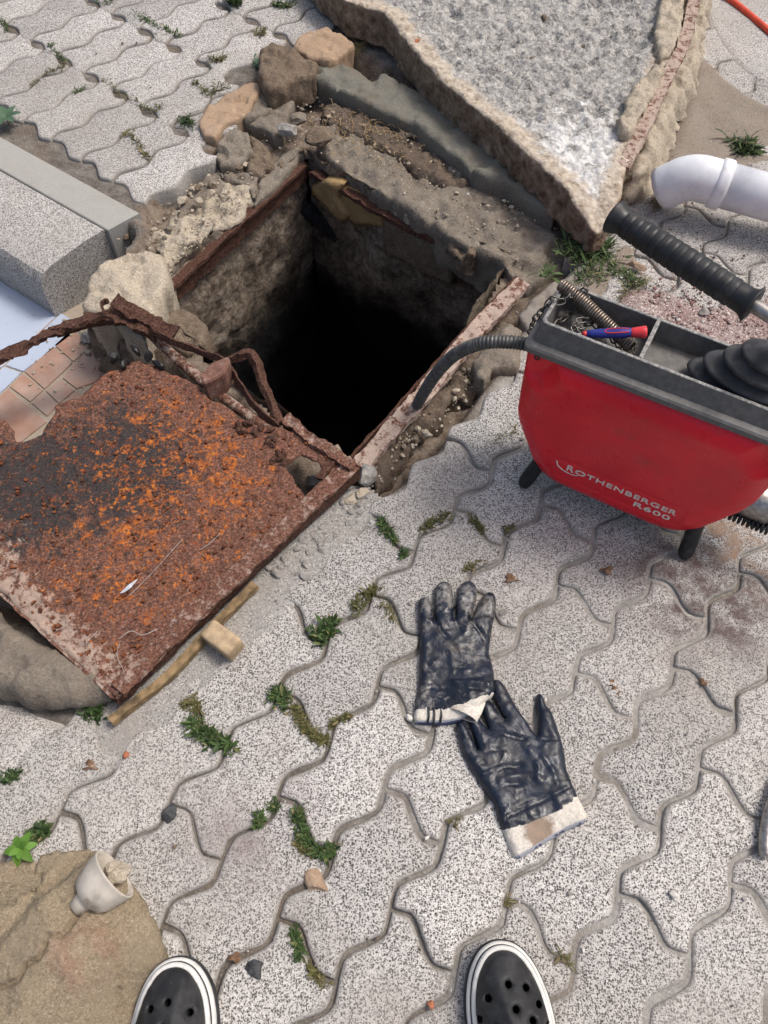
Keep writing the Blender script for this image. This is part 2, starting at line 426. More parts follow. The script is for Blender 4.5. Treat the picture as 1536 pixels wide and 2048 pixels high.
pit_mat()
n = N('sewage'); M['sewage'] = n.out((.003, .003, .0035), .45, n.bump(n.noise(30, 4), .2, .002), 0, .12)

# rust: dark scale, red-brown crust, orange bloom where 'bloom' is high
def rust_mat(name, orange=True, pale=.25, amt=1.0, dim=1.0):
    n = N(name)
    wp = n.warp(45, .012)
    a = n.noise(48, 8, .72, .4, vec=wp); fine = n.noise(230, 6, .75)
    c = n.ramp(fine, [(.30, (.028, .016, .012)), (.44, (.095, .044, .030)), (.55, (.185, .088, .060)), (.67, (.36, .20, .145))])
    dk = n.attr('dark') if orange else None
    if orange:
        bl = n.attr('bloom')
        k = n.math('ADD', n.mix(.45, a, n.noise(170, 6, .75)), n.math('MULTIPLY', n.math('SUBTRACT', bl, .5), .24))
        kd = n.math('ADD', n.mix(.4, n.noise(36, 7, .7, .3), n.noise(130, 6, .75)), n.math('MULTIPLY', n.math('SUBTRACT', dk, .5), .36))
        c = n.mix(n.rng(kd, .48, .60, 0, .95), c, n.ramp(fine, [(.3, (.018, .016, .016)), (.55, (.042, .038, .038)), (.75, (.10, .085, .075))]))
        oc = n.ramp(n.noise(150, 6, .7), [(.30, (.15, .036, .012)), (.44, (.33, .085, .018)), (.57, (.54, .165, .026)), (.70, (.66, .29, .06))])
        c = n.mix(n.rng(k, .525, .590, 0, .92), c, oc)
        rd = n.noise(65, 6, .7); c = n.mix(n.math('MULTIPLY', n.rng(rd, .56, .66), .55), c, (.20, .055, .030))
        pl = n.attr('pale'); kp = n.math('ADD', n.noise(60, 8, .75), n.math('MULTIPLY', n.math('SUBTRACT', pl, .5), .42))
        c = n.mix(n.rng(kp, .55, .68, 0, .75), c, (.46, .36, .29))
    else:
        c = n.mix(n.rng(n.noise(40, 7, .7), .52, .66, 0, .6*amt), c, (.125, .052, .032))
        c = n.mix(n.rng(n.noise(55, 8, .75), .60-pale*.3, .70-pale*.3, 0, min(.9, pale*2)), c, (.44, .35, .29))
    if dim != 1.0: c = n.mix(1.0, c, (dim,)*3, 'MULTIPLY')
    hh = n.mix(.5, a, fine); v = n.vor(75, 'Distance', vec=wp)
    M[name] = n.out(c, .88, n.bump(v, .6, .003, n.bump(hh, 1.0, .004)), 0, .25)
rust_mat('rust_sheet'); rust_mat('rust_pale', False, .62); rust_mat('rust_bar', False, .10, 1.0, .55); rust_mat('rust_rim', False, .30); rust_mat('rust_cement', False, .40); rust_mat('rust_red', False, .05, 1.5, .7)

# lifted slab: grey open-pored concrete, cream skin towards its border ('edge' = metres from the border), white crumbs in the corner
def slab_mat():
    n = N('slab_concrete'); wp = n.warp(70, .008)
    a = n.mix(.4, n.noise(110, 9, .82), n.noise(28, 6, .7)); r = n.sep(n.vor(260, vec=wp))
    grey = n.ramp(a, [(.40, (.03, .029, .027)), (.46, (.22, .212, .198)), (.52, (.41, .396, .37)), (.65, (.66, .64, .60))])
    grey = n.mix(.3, grey, n.ramp(r, [(0, (.09, .088, .085)), (.2, (.34, .33, .315)), (.6, (.50, .485, .46)), (.9, (.66, .65, .62))], True))
    white = n.ramp(a, [(.32, (.24, .23, .22)), (.44, (.58, .57, .55)), (.62, (.78, .775, .755))])
    cream = n.ramp(n.noise(50, 8, .7), [(.30, (.20, .15, .11)), (.45, (.43, .36, .28)), (.6, (.56, .49, .40)), (.74, (.66, .61, .52))])
    k = n.math('ADD', n.attr('white'), n.math('MULTIPLY', n.math('SUBTRACT', n.noise(28, 6, .65), .5), 1.3))
    c = n.mix(n.rng(k, .35, .65), grey, white)
    e = n.math('ADD', n.attr('edge'), n.math('MULTIPLY', n.math('SUBTRACT', n.noise(24, 6, .65), .5), .10))
    c = n.mix(n.rng(e, .028, .062, 1, 0), c, cream)
    side = n.ramp(n.noise(38, 8, .7), [(.30, (.06, .042, .03)), (.46, (.185, .135, .095)), (.6, (.30, .235, .175)), (.75, (.42, .36, .29))])
    c = n.mix(n.rng(n.attr('edge'), -.0012, .004, 1, 0), c, side)
    M['slab_concrete'] = n.out(c, .96, n.bump(n.vor(95, 'Distance', vec=wp), .6, .005, n.bump(n.mix(.5, a, n.noise(300, 5, .7)), .9, .005)), 0, .12)
slab_mat()

# glazed tiles
n = N('white_tile'); rt = n.t.nodes.new('ShaderNodeMapping'); rt.inputs['Rotation'].default_value = (0, 0, .61); n.link(n.pos, rt.inputs[0])
wv = n.t.nodes.new('ShaderNodeTexWave'); wv.bands_direction = 'Y'; n.link(rt.outputs[0], wv.inputs[0]); wv.inputs['Scale'].default_value = 75; wv.inputs['Distortion'].default_value = .8; wv.inputs['Detail'].default_value = 3
c = n.mix(n.rng(wv.outputs['Fac'], .2, .8), (.36, .42, .53), (.48, .54, .64)); c = n.mix(n.rng(n.noise(60, 7, .7), .60, .70, 0, .6), c, (.30, .25, .22))
M['white_tile'] = n.out(c, .14, n.bump(wv.outputs['Fac'], .1, .001), 0, .5)
n = N('terracotta'); c = n.ramp(n.noise(16, 7, .6), [(.3, (.24, .135, .095)), (.5, (.36, .20, .14)), (.7, (.44, .30, .235))])
c = n.mix(n.rng(n.noise(9, 6, .65), .42, .66, 0, .75), c, (.33, .27, .235)); c = n.mix(n.rng(n.rand(), 0, 1, 0, .35), c, (.34, .25, .21))
c = n.mix(n.rng(n.noise(90, 6, .7), .62, .7, 0, .7), c, (.16, .12, .10)); M['terracotta'] = n.out(c, .7, n.bump(n.noise(200, 5), .25, .001), 0, .3)
concrete('grout', (.40, .36, .31), (.52, .48, .42), (.2, .17, .14), .2, 1.5, None, .001)

# machine
n = N('red_plastic'); c = n.mix(n.rng(n.noise(9, 5, .6), .35, .68), (.80, .004, .022), (.66, .0035, .018))
st_ = n.t.nodes.new('ShaderNodeMapping'); st_.inputs['Scale'].default_value = (30, 30, 420); st_.inputs['Rotation'].default_value = (.5, .3, .2); n.link(n.pos, st_.inputs[0])
sn_ = n.noise(1.0, 5, .7, vec=st_.outputs[0]); c = n.mix(n.math('MULTIPLY', n.rng(sn_, .66, .72), n.rng(n.noise(16, 4), .50, .62, 0, .45)), c, (.66, .22, .20))
c = n.mix(n.rng(n.noise(22, 7, .72), .57, .72, 0, .30), c, (.22, .055, .045)); c = n.mix(n.rng(n.noise(240, 6, .8), .68, .76, 0, .35), c, (.40, .26, .22))
M['red_plastic'] = n.out(c, n.rng(n.noise(24, 6, .7), .35, .68, .24, .46), n.bump(n.noise(260, 3), .06, .0005), 0, .5)
n = N('tray_grey'); c = n.mix(n.rng(n.noise(90, 6, .7), .35, .7), (.105, .101, .096), (.155, .150, .143)); c = n.mix(n.rng(n.noise(25, 7, .7), .56, .7, 0, .5), c, (.17, .155, .14)); M['tray_grey'] = n.out(c, .55, n.bump(n.noise(420, 3), .35, .0006), 0, .4)
n = N('tray_rim'); c = n.mix(n.rng(n.noise(180, 7, .75), .4, .62), (.13, .13, .13), (.36, .345, .32)); M['tray_rim'] = n.out(c, .6, n.bump(n.noise(300, 4), .4, .0006), 0, .4)
simple('rubber', (.016, .017, .019), .48, 0, .3, 80, .4, .12, (.07, .065, .06), .45, 40)
simple('rubber_grey', (.035, .036, .039), .55, 0, .3, 60, .4, .1, (.12, .115, .11), .5, 40)
simple('steel_dark', (.135, .125, .115), .45, .75, .4, 150, .5, .2, (.09, .06, .04), .5, 90)
simple('steel', (.38, .36, .34), .4, .85, .25, 150, .5, .2, (.16, .12, .10), .5, 90)
simple('spring_steel', (.25, .205, .165), .42, .75, .35, 120, .5, .2, (.13, .08, .05), .5, 70)
simple('hose_grey', (.095, .095, .092), .5, .35, .3, 90, .5, .2, (.20, .185, .16), .55, 45)
simple('letter_white', (.72, .66, .58), .6, 0, .12, 200, .3, .1)
simple('handle_blue', (.018, .028, .22), .4, 0, .15, 60, .5, .05, (.05, .05, .12), .4, 60)
simple('handle_red', (.62, .035, .045), .4, 0, .12, 60, .5, .05)
simple('pvc_white', (.70, .715, .74), .34, 0, .05, 20, .45, .04, (.42, .41, .40), .35, 28)
simple('pvc_old', (.50, .455, .39), .5, 0, .15, 40, .4, .1, (.22, .18, .135), .85, 30)
simple('cord_red', (.62, .075, .035), .5, 0, .12, 60, .4, .1)
simple('black_plastic', (.012, .012, .013), .5, 0, .3, 80, .4, .15, (.05, .045, .04), .4, 40)
simple('corrugated', (.010, .011, .014), .8, 0, .3, 80, .4, .15, (.10, .095, .09), .6, 40)
simple('clay_pipe', (.30, .24, .185), .8, 0, .25, 60, .3, .2, (.16, .12, .09), .6, 40)
simple('wood', (.23, .16, .085), .8, 0, .35, 60, .2, .5, (.045, .035, .03), .8, 22)
simple('wood_block', (.40, .30, .19), .85, 0, .2, 90, .2, .4, (.24, .165, .10), .6, 40)
simple('dry_leaf', (.20, .12, .075), .8, 0, .4, 120, .2, .3)
simple('straw', (.42, .30, .16), .85, 0, .4, 120, .2, .2)
simple('stone_dark', (.045, .047, .050), .7, 0, .4, 160, .3, .3, (.13, .12, .11), .4, 60)
simple('stone_grey', (.27, .255, .235), .9, 0, .3, 90, .2, .5, (.16, .13, .10), .5, 40)
simple('stone_white', (.56, .54, .50), .9, 0, .2, 90, .2, .5, (.30, .26, .22), .5, 40)
simple('brick_red', (.36, .135, .075), .9, 0, .25, 120, .2, .4)
simple('cobweb', (.36, .33, .30), .9, 0, .2, 120, .2, .1)
simple('film', (.55, .57, .60), .35, 0, .15, 120, .5, .2)

# work glove: navy rubber dip, scuffed pale on the raised parts, cotton cuff ('cuff' = 1 on the cloth)
def glove_mat(name, scuff, stain):
    n = N(name)
    cl = n.noise(24, 7, .7); base = n.ramp(cl, [(.3, (.004, .006, .011)), (.5, (.008, .0125, .024)), (.68, (.015, .023, .043))])
    k = n.math('ADD', n.noise(70, 8, .78), n.math('MULTIPLY', n.math('SUBTRACT', n.attr('scuff'), .5), .28))
    base = n.mix(n.rng(k, .55, .70, 0, .62*scuff), base, (.27, .255, .23))
    base = n.mix(n.rng(n.noise(30, 7, .7), .57, .70, 0, .55*scuff), base, (.13, .10, .075))
    fab = n.ramp(n.noise(300, 3, .6), [(.3, (.47, .43, .37)), (.7, (.68, .64, .57))])
    fab = n.mix(n.rng(n.math('ADD', n.attr('stain'), n.math('MULTIPLY', n.math('SUBTRACT', n.noise(60, 7, .7), .5), .9)), .45, .75, 0, stain), fab, (.20, .125, .075))
    cf = n.math('ADD', n.attr('cuff'), n.math('MULTIPLY', n.math('SUBTRACT', n.noise(150, 5, .7), .5), .007))
    isf = n.rng(cf, -.0006, .0006)
    c = n.mix(isf, base, fab)
    c = n.mix(n.rng(n.attr('hem'), .0030, .0038, 1, 0), c, n.mix(n.rng(n.attr('hem'), .0012, .0016), (.055, .07, .13), (.33, .34, .37)))
    wr = n.noise(19, 5, .58, 1.8); rr = n.mix(isf, n.rng(n.noise(60, 6, .7), .3, .7, .26, .52), (.95,)*3)
    M[name] = n.out(c, n.sep(rr), n.bump(n.noise(500, 4, .6), .2, .0006, n.bump(wr, .6, .0042)), 0, .45)
glove_mat('glove_scuffed', 1.0, .3); glove_mat('glove_clean', .35, .8)

n = N('clog_black'); c = n.mix(n.rng(n.noise(30, 6, .7), .40, .72), (.014, .0145, .016), (.040, .041, .043)); c = n.mix(n.rng(n.noise(70, 8, .78), .60, .74, 0, .4), c, (.22, .21, .20))
M['clog_black'] = n.out(c, .55, n.bump(n.noise(350, 4), .2, .0006), 0, .35)
simple('clog_white', (.66, .655, .62), .6, 0, .12, 60, .3, .1, (.33, .30, .27), .5, 50)

# leaves, tinted per leaf through the 'tint' attribute
def leaf_mat(name, a, b, d):
    n = N(name); t = n.attr('tint'); c = n.ramp(t, [(0, a), (.6, b), (.85, b), (1, d)])
    M[name] = n.out(c, .6, None, 0, .3)
leaf_mat('weed', (.018, .036, .010), (.062, .105, .030), (.24, .20, .095))
leaf_mat('moss', (.050, .055, .016), (.105, .10, .034), (.22, .17, .085))
leaf_mat('broad_leaf', (.055, .13, .016), (.10, .21, .028), (.16, .28, .05))
leaf_mat('blue_leaf', (.04, .085, .045), (.075, .13, .075), (.13, .19, .12))
# ------------------------------------------------------------------ paving lattice
YAW = 0.7197; LU, LV = .225, .1125
LD = np.array([-math.sin(YAW), -math.cos(YAW)]); SD = np.array([math.cos(YAW), -math.sin(YAW)])

def zig(t, per, amp):
    x = (t/per) % 1.0
    tri = 4*x if x < .25 else (2-4*x if x < .75 else 4*x-4)
    return amp*(.8*tri+.32*math.sin(2*math.pi*x))
def paver_outline(lu, lv, gap):
    """interlocking zig-zag block, centred; long axis = LD"""
    A = .0115; B = .0125; pts = []
    n = 26
    top = [(zig(b, 1.0, -B), b*lv) for b in np.linspace(0, 1, 14)]                     # short edge u=0
    right = [(a*lu, lv+zig(a, .5, A)) for a in np.linspace(0, 1, n)]
    bot = [(lu+zig(b, 1.0, -B), b*lv) for b in np.linspace(1, 0, 14)]
    left = [(a*lu, zig(a, .5, A)) for a in np.linspace(1, 0, n)]
    uv = np.array(top[:-1]+right[:-1]+bot[:-1]+left[:-1])
    uv = smooth_poly(uv, 1)[::2]
    P = uv-np.array([lu/2, lv/2])
    W = P[:, :1]*LD+P[:, 1:]*SD
    e = np.roll(W, -1, 0)-np.roll(W, 1, 0); nn = np.c_[e[:, 1], -e[:, 0]]; nn /= np.linalg.norm(nn, axis=1)[:, None]
    area = .5*np.sum(W[:, 0]*np.roll(W[:, 1], -1)-np.roll(W[:, 0], -1)*W[:, 1])
    if area < 0: nn = -nn
    W = W-nn*gap/2
    return (W if area > 0 else W[::-1])
def _top(o, nn, n, b, V, F, E, seed):
    r = o-nn*.006
    g = np.stack(np.meshgrid(np.arange(-.2, .2, .028), np.arange(-.2, .2, .028)), -1).reshape(-1, 2)+.004
    g = g[sdf(g, r) > .012]
    vo, eo, fo, ov, *_ = delaunay_2d_cdt([Vector(p) for p in np.vstack([r, g])], [(i, (i+1) % n) for i in range(n)], [], 1, 1e-7)
    V.append(np.c_[g, .0003+fbm(xy0(g), 22, 3, seed)*.0016]); E.append(.006+dist(g, r))
    mp = []; extra = []
    for i, v in enumerate(vo):
        if ov[i]: mp.append(b+ov[i][0])
        else: mp.append(b+n+len(g)+len(extra)); extra.append((v[0], v[1], 0.0))
    if extra: V.append(np.array(extra)); E.append(np.full(len(extra), .006))
    for f in fo: F.append([mp[i] for i in f])
def paver_mesh(lu, lv, gap, mat, seed, name='paver'):
    o = paver_outline(lu, lv, gap)
    rs = np.random.RandomState(seed)
    o = o+np.c_[fbm(xy0(o), 28, 4, seed), fbm(xy0(o), 28, 4, seed+.5)]*.0030
    rings = [(o, -.055, 0.0), (o, -.0045, 0.0)]
    c = o.mean(0)
    e = np.roll(o, -1, 0)-np.roll(o, 1, 0); nn = np.c_[e[:, 1], -e[:, 0]]; nn /= np.linalg.norm(nn, axis=1)[:, None]
    rings.append((o-nn*.0022, -.0013, .002)); rings.append((o-nn*.006, -.0001, .006))
    n = len(o); V = []; F = []; E = []
    for r, z, ee in rings:
        zz = np.full(n, z)
        if z > -.01: zz = zz+fbm(xy0(r), 50, 3, seed)*.0012
        V.append(np.c_[r, zz]); E.append(np.full(n, ee))
    for i in range(len(rings)-1):
        for k in range(n):
            k2 = (k+1) % n; F.append([i*n+k, i*n+k2, (i+1)*n+k2, (i+1)*n+k])
    b = (len(rings)-1)*n; _top(o, nn, n, b, V, F, E, seed)
    me = bpy.data.meshes.new(name); me.from_pydata(np.vstack(V).tolist(), [], [tuple(f) for f in F]); me.materials.append(M[mat])
    me.polygons.foreach_set('use_smooth', np.ones(len(me.polygons), dtype=bool))
    a = me.attributes.new('edge', 'FLOAT', 'POINT'); a.data.foreach_set('value', np.concatenate(E).astype(np.float32)); me.update()
    return me

# regions of the ground, traced in the photograph and laid out on the ground plane
R_PAVE_MAIN = P2([(-420, 1440), (130, 1400), (215, 1430), (330, 1405), (440, 1320), (560, 1200), (640, 1100), (745, 1000), (835, 945), (905, 868), (955, 800), (1045, 730), (1120, 640), (1190, 520), (1260, 430), (1330, 340), (1390, 240), (1430, 100), (1480, -100), (2300, -100), (2100, 2400), (-500, 2400)])
R_PAVE_UP = P2([(-420, 20), (0, 236), (62, 268), (150, 318), (215, 368), (262, 412), (300, 425), (372, 330), (430, 285), (440, 240), (490, 170), (520, 100), (600, 60), (700, 60), (660, -120), (-420, -120)])
R_RIM = P2([(150, 640), (165, 560), (285, 480), (292, 450), (270, 425), (345, 330), (430, 285), (400, 262), (480, 170), (520, 150), (600, 115), (700, 95), (860, 160), (1000, 300), (1110, 420), (1200, 480), (1085, 600), (1010, 720), (955, 800), (905, 870), (845, 940), (745, 1005), (650, 1085), (560, 1170), (440, 1290), (300, 1300), (0, 1240), (-300, 1100), (-300, 900), (150, 760)])
R_PATIO = P2([(-500, 20), (0, 305), (272, 455), (235, 520), (172, 582), (160, 620), (230, 655), (330, 680), (415, 770), (420, 900), (200, 1300), (130, 1300), (0, 1190), (-500, 1100)])
PIT_Z = -.045
pitL, pitB, pitR, pitF, pitS = at(306, 612, PIT_Z), at(612, 322, PIT_Z), at(1008, 522, PIT_Z), at(716, 938, PIT_Z), at(430, 752, PIT_Z)
PIT = np.array([pitL[:2], pitB[:2], pitR[:2], pitF[:2]])

def ground_z(p):
    s_r = sdf(p, R_RIM); s_p = sdf(p, R_PATIO)
    z = -.0085+fbm(xy0(p), 22, 3, 1)*.0045+fbm(xy0(p), 3, 2, 8)*.003
    z = z+sstep(.0, .35, p[:, 0])*sstep(1.3, .8, p[:, 1])*.0035           # joints packed fuller on the right
    rim = -.050+fbm(xy0(p), 14, 5, 2)*.022+fbm(xy0(p), 60, 4, 3)*.008
    z = z+(rim-z)*sstep(-.004, .022, s_r)
    z = z+(-.172-z)*sstep(-.002, .02, s_p)
    return z
def make_ground():
    g = .0105
    xs = np.arange(-1.75, 1.9, g); ys = np.arange(-.55, 3.1, g)
    X, Y = np.meshgrid(xs, ys); p = np.c_[X.ravel(), Y.ravel()]
    p2 = p+(rng.rand(*p.shape)-.5)*g*.35
    s = sdf(p2, PIT)
    z = ground_z(p2)
    V = np.c_[p2, z]; nx = len(xs); F = []
    keep = (s < -.012).reshape(X.shape)
    for j in range(len(ys)-1):
        for i in range(nx-1):
            if keep[j, i] and keep[j, i+1] and keep[j+1, i] and keep[j+1, i+1]:
                a = j*nx+i; F.append([a, a+1, a+nx+1, a+nx])
    s_r = sdf(p2, R_RIM); fill = sstep(-.02, .01, s_r)
    # far sheet, out to the horizon
    big = 60; x0, x1, y0, y1 = xs[0], xs[-1], ys[0], ys[-1]; b = len(V)
    V = np.vstack([V, [[x0, y0, -.011], [x1, y0, -.011], [x1, y1, -.011], [x0, y1, -.011], [-big, -big, -.011], [big, -big, -.011], [big, big, -.011], [-big, big, -.011]]])
    for k in range(4): F.append([b+k, b+4+k, b+4+(k+1) % 4, b+(k+1) % 4])
    fill = np.concatenate([fill, np.zeros(8)])
    used = sorted({i for f in F for i in f}); mp = {u: i for i, u in enumerate(used)}
    o = mesh('ground', V[used], [[mp[i] for i in f] for f in F], M['ground_mat'], attrs={'rim': fill[used], 'mort': (sstep(-.15, .22, V[:, 0]+.06*fbm(xy0(V), 5, 3, 4)))[used]}, origin=(0, 0, 0))
    return tag(o, kind='structure', label='sandy joint filling and broken soil under the paving and round the pit')
n = N('ground_mat')
def _gm(n):
    a = n.noise(30, 8, .7); f = n.noise(300, 5, .7)
    j = n.ramp(a, [(.3, (.07, .06, .05)), (.5, (.15, .133, .115)), (.68, (.25, .23, .205))]); j = n.mix(n.attr('mort'), j, n.ramp(a, [(.3, (.20, .19, .172)), (.5, (.31, .295, .27)), (.68, (.40, .385, .36))]))
    j = n.mix(n.rng(n.noise(6, 4, .6), .48, .66, 0, .6), j, (.15, .118, .088)); j = n.mix(n.rng(f, .55, .7, 0, .5), j, (.42, .40, .37))
    s_ = n.ramp(a, [(.28, (.05, .037, .028)), (.46, (.15, .115, .088)), (.6, (.235, .19, .15)), (.76, (.36, .315, .26))])
    s_ = n.mix(n.rng(f, .57, .68, 0, .6), s_, (.40, .37, .32))
    c = n.mix(n.attr('rim'), j, s_)
    wp = n.warp(90, .004)
    M['ground_mat'] = n.out(c, .96, n.bump(n.vor(170, 'Distance', vec=wp), .5, .003, n.bump(n.mix(.5, a, f), .9, .004)), 0, .12)
_gm(n)
ground = make_ground()

def inframe(p, m=90):
    d = p-np.array([0, 0]); r = []
    for q in p:
        v = Vector((q[0], q[1], -CAM_H)); dz = v.y*_st-v.z*_ct
        yy = v.y*_ct+v.z*_st
        if dz < .05: r.append(False); continue
        x_ = 768+CAM_F*v.x/dz; y_ = 1024-CAM_F*yy/dz
        r.append(-m < x_ < 1536+m and -m < y_ < 2048+m)
    return np.array(r)
pavement = empty('pavement', (0, 0, 0), 'speckled grey interlocking paving of zig-zag blocks', None, None, 'structure')
far = MB()
def lay(origin, lu, lv, region, stag, course_lu, meshes, irange, jrange, tilt=1.0):
    for j in jrange:
        for i in irange:
            if course_lu:   # running bond along the long axis
                u, v = (i+.5+(.5 if j % 2 else 0)), j+.5
            else:           # courses of blocks side by side, each course shifted half a width
                u, v = i+.5, j+.5+(.5 if i % 2 else 0)
            c = origin+u*lu*LD+v*lv*SD
            if not inside(c[None], region)[0]: continue
            if np.linalg.norm(c-np.array([0, 1.0])) > 2.6: continue
            if not inframe(c[None])[0]:
                if np.linalg.norm(c-np.array([0, .9])) < 2.1: FARP.append((c, lu))
                continue
            o = bpy.data.objects.new('paver', meshes[rng.randint(len(meshes))]); COL.objects.link(o); o.parent = pavement
            o.location = (c[0], c[1], rng.uniform(-.002, .002)); o.rotation_euler = (rng.normal(0, .006)*tilt, rng.normal(0, .006)*tilt, rng.normal(0, .012))
FARP = []
mains = [paver_mesh(LU, LV, rng.uniform(.003, .008), 'paver', 10+k) for k in range(9)]
ups = [paver_mesh(.243, .1215, rng.uniform(.003, .007), 'paver', 30+k) for k in range(5)]
lay(np.array([.318, .2485]), LU, LV, R_PAVE_MAIN, True, True, mains, range(-14, 8), range(-14, 14))
lay(np.array([-.775, 2.065]), .243, .1215, R_PAVE_UP, True, False, ups, range(-6, 6), range(-12, 14))
mo = MB()
for c, lu in FARP:
    me = (mains if lu == LU else ups)[0]
    V = np.array([v.co[:] for v in me.vertices]); mo.add(V+np.array([c[0], c[1], 0]), [list(p.vertices) for p in me.polygons], a=.02)
if mo.v:
    o = mo.build('outer_pavers', M['paver'], pavement, attr='edge'); o['kind'] = 'stuff'

# cement films and sand lying over the paving
def film(name, region_px, ztop, mat, label, amp=.004, res=.012, feather=.05, kind='structure', seed=1, nscale=16):
    poly = smooth_poly(P2(region_px), 2)
    lo, hi = poly.min(0)-.02, poly.max(0)+.02
    X, Y = np.meshgrid(np.arange(lo[0], hi[0], res), np.arange(lo[1], hi[1], res)); p = np.c_[X.ravel(), Y.ravel()]
    s = sdf(p, poly)
    z = ztop+fbm(xy0(p), nscale, 5, seed)*amp-(1-sstep(0, feather, s))*(ztop+.016)
    keep = ((s > -res) & (sdf(p, PIT) < -.02)).reshape(X.shape); nx = X.shape[1]; F = []
    for j in range(X.shape[0]-1):
        for i in range(nx-1):
            if keep[j, i] and keep[j, i+1] and keep[j+1, i] and keep[j+1, i+1]:
                a = j*nx+i; F.append([a, a+1, a+nx+1, a+nx])
    used = sorted({i for f in F for i in f}); mp = {u: i for i, u in enumerate(used)}; V = np.c_[p, z]
    o = mesh(name, V[used], [[mp[i] for i in f] for f in F], M[mat], attrs={'edge': np.full(len(used), .03)}); return tag(o, label=label, kind=kind)
film('sand_patch', [(1250, 470), (1300, 330), (1345, 230), (1390, 60), (1440, 120), (1500, 180), (1600, 230), (1600, 345), (1500, 350), (1420, 400), (1330, 450)], .0045, 'sand', 'brown sand spread over the ground beside the raised concrete slab', .009, .010, .05, 'stuff', 3)
film('gravel_bed', [(1200, 600), (1240, 545), (1330, 560), (1420, 590), (1650, 560), (1650, 740), (1400, 740), (1250, 660)], .003, 'gravel', 'reddish crushed gravel behind the red machine', .006, .010, .05, 'stuff', 4)
film('cement_smear', [(120, 1420), (240, 1380), (330, 1300), (440, 1200), (560, 1085), (640, 1010), (700, 960), (760, 975), (770, 1030), (700, 1090), (640, 1160), (590, 1230), (520, 1290), (450, 1350), (370, 1440), (300, 1500), (250, 1560), (180, 1540), (130, 1470)], -.0015, 'mortar_white', 'pale grey cement smeared between rusty cover and paving', .006, .007, .016, 'structure', 5)
film('cement_apron', [(-200, 1330), (120, 1400), (235, 1470), (250, 1530), (150, 1600), (40, 1640), (-200, 1640)], .0012, 'paver_dusty', 'worn grey cement beside the rounded kerb block', .005, .010, .05, 'structure', 6)
film('mortar_margin', [(1060, 620), (1130, 560), (1230, 470), (1290, 440), (1300, 520), (1200, 610), (1100, 680), (1040, 730)], .001, 'sand', 'sandy strip with grass between pit and machine', .007, .010, .035, 'structure', 7)
film('concrete_patch', [(1385, -60), (1400, 40), (1440, 110), (1500, 165), (1620, 215), (1800, 150), (1700, -80)], .0035, 'paver_dusty', 'grey granular concrete strip in the far right corner', .004, .012, .03, 'structure', 9)
# ------------------------------------------------------------------ kerb, patio tiles
def chunk(name, px, ztop, zbot, mat, parent=None, label=None, cat=None, smooth_it=0, group=None, **k):
    zt = ztop if not callable(ztop) else float(ztop(np.zeros((1, 2)))[0])
    poly = P2(px, zt)
    a = .5*np.sum(poly[:, 0]*np.roll(poly[:, 1], -1)-np.roll(poly[:, 0], -1)*poly[:, 1])
    if a < 0: poly = poly[::-1]
    if smooth_it: poly = smooth_poly(poly, smooth_it)
    if 'facet' not in k: k['facet'] = {'soil_bank': (.03, .006), 'soil_ridge': (.03, .006)}.get(name, (.040, .0065))
    k['amp'] = k.get('amp', .004)*1.1; k['nscale'] = k.get('nscale', 30)*1.45; k['bevel'] = k.get('bevel', .008)*.55; k.setdefault('octv', 6)
    o = slab(name, poly, ztop, zbot, M[mat], parent, **k)
    return tag(o, label, cat, group)

ka, kb = np.array(at(0, 273)[:2]), np.array(at(283, 428)[:2]); kd = (kb-ka)/np.linalg.norm(kb-ka); kn = np.array([kd[1], -kd[0]])   # along, outwards (to the tiles)
if kn@(np.array(at(0, 400)[:2])-ka) < 0: kn = -kn
KL = np.linalg.norm(kb-ka)
kerb = empty('kerb', (*(ka+kd*KL*.5), -.16), 'concrete kerb with a smooth top band and speckled sloping face', 'kerb')
def kerb_piece(name, prof, mat, t0, t1, seed, step=.012, amp=.0015, skew=0.0):
    prof = np.array(prof); ts = np.arange(t0, t1+1e-6, step); V = []; F = []; m = len(prof)
    for t in ts:
        for o_, z in prof:
            q = ka+kd*(t-skew*o_)+kn*o_; V.append([q[0], q[1], z])
    V = np.array(V); nn = fbm(V, 45, 4, seed)*amp; V[:, 2] += nn; V[:, :2] += kn*nn[:, None]
    for i in range(len(ts)-1):
        for k in range(m-1): F.append([i*m+k, i*m+k+1, (i+1)*m+k+1, (i+1)*m+k])
    F.append(list(range(m))[::-1]); F.append([(len(ts)-1)*m+k for k in range(m)])
    return sharp(mesh(name, V, F, M[mat], kerb, attrs={'edge': np.full(len(V), .03)}), 28)
kerb_piece('top_band', [(0, -.16), (0, -.002), (.003, .001), (.045, .0015), (.084, .0012), (.0865, -.001), (.0865, -.16)], 'kerb_smooth', -1.0, KL-.002, 3, amp=.0008, skew=.18)
kerb_piece('sloped_face', [(.0885, -.16), (.0885, -.003), (.0905, -.0005), (.15, -.005), (.235, -.017), (.258, -.026), (.270, -.042), (.274, -.065), (.275, -.17)], 'kerb_granite', -1.0, KL-.010, 4, amp=.0012, skew=.18)

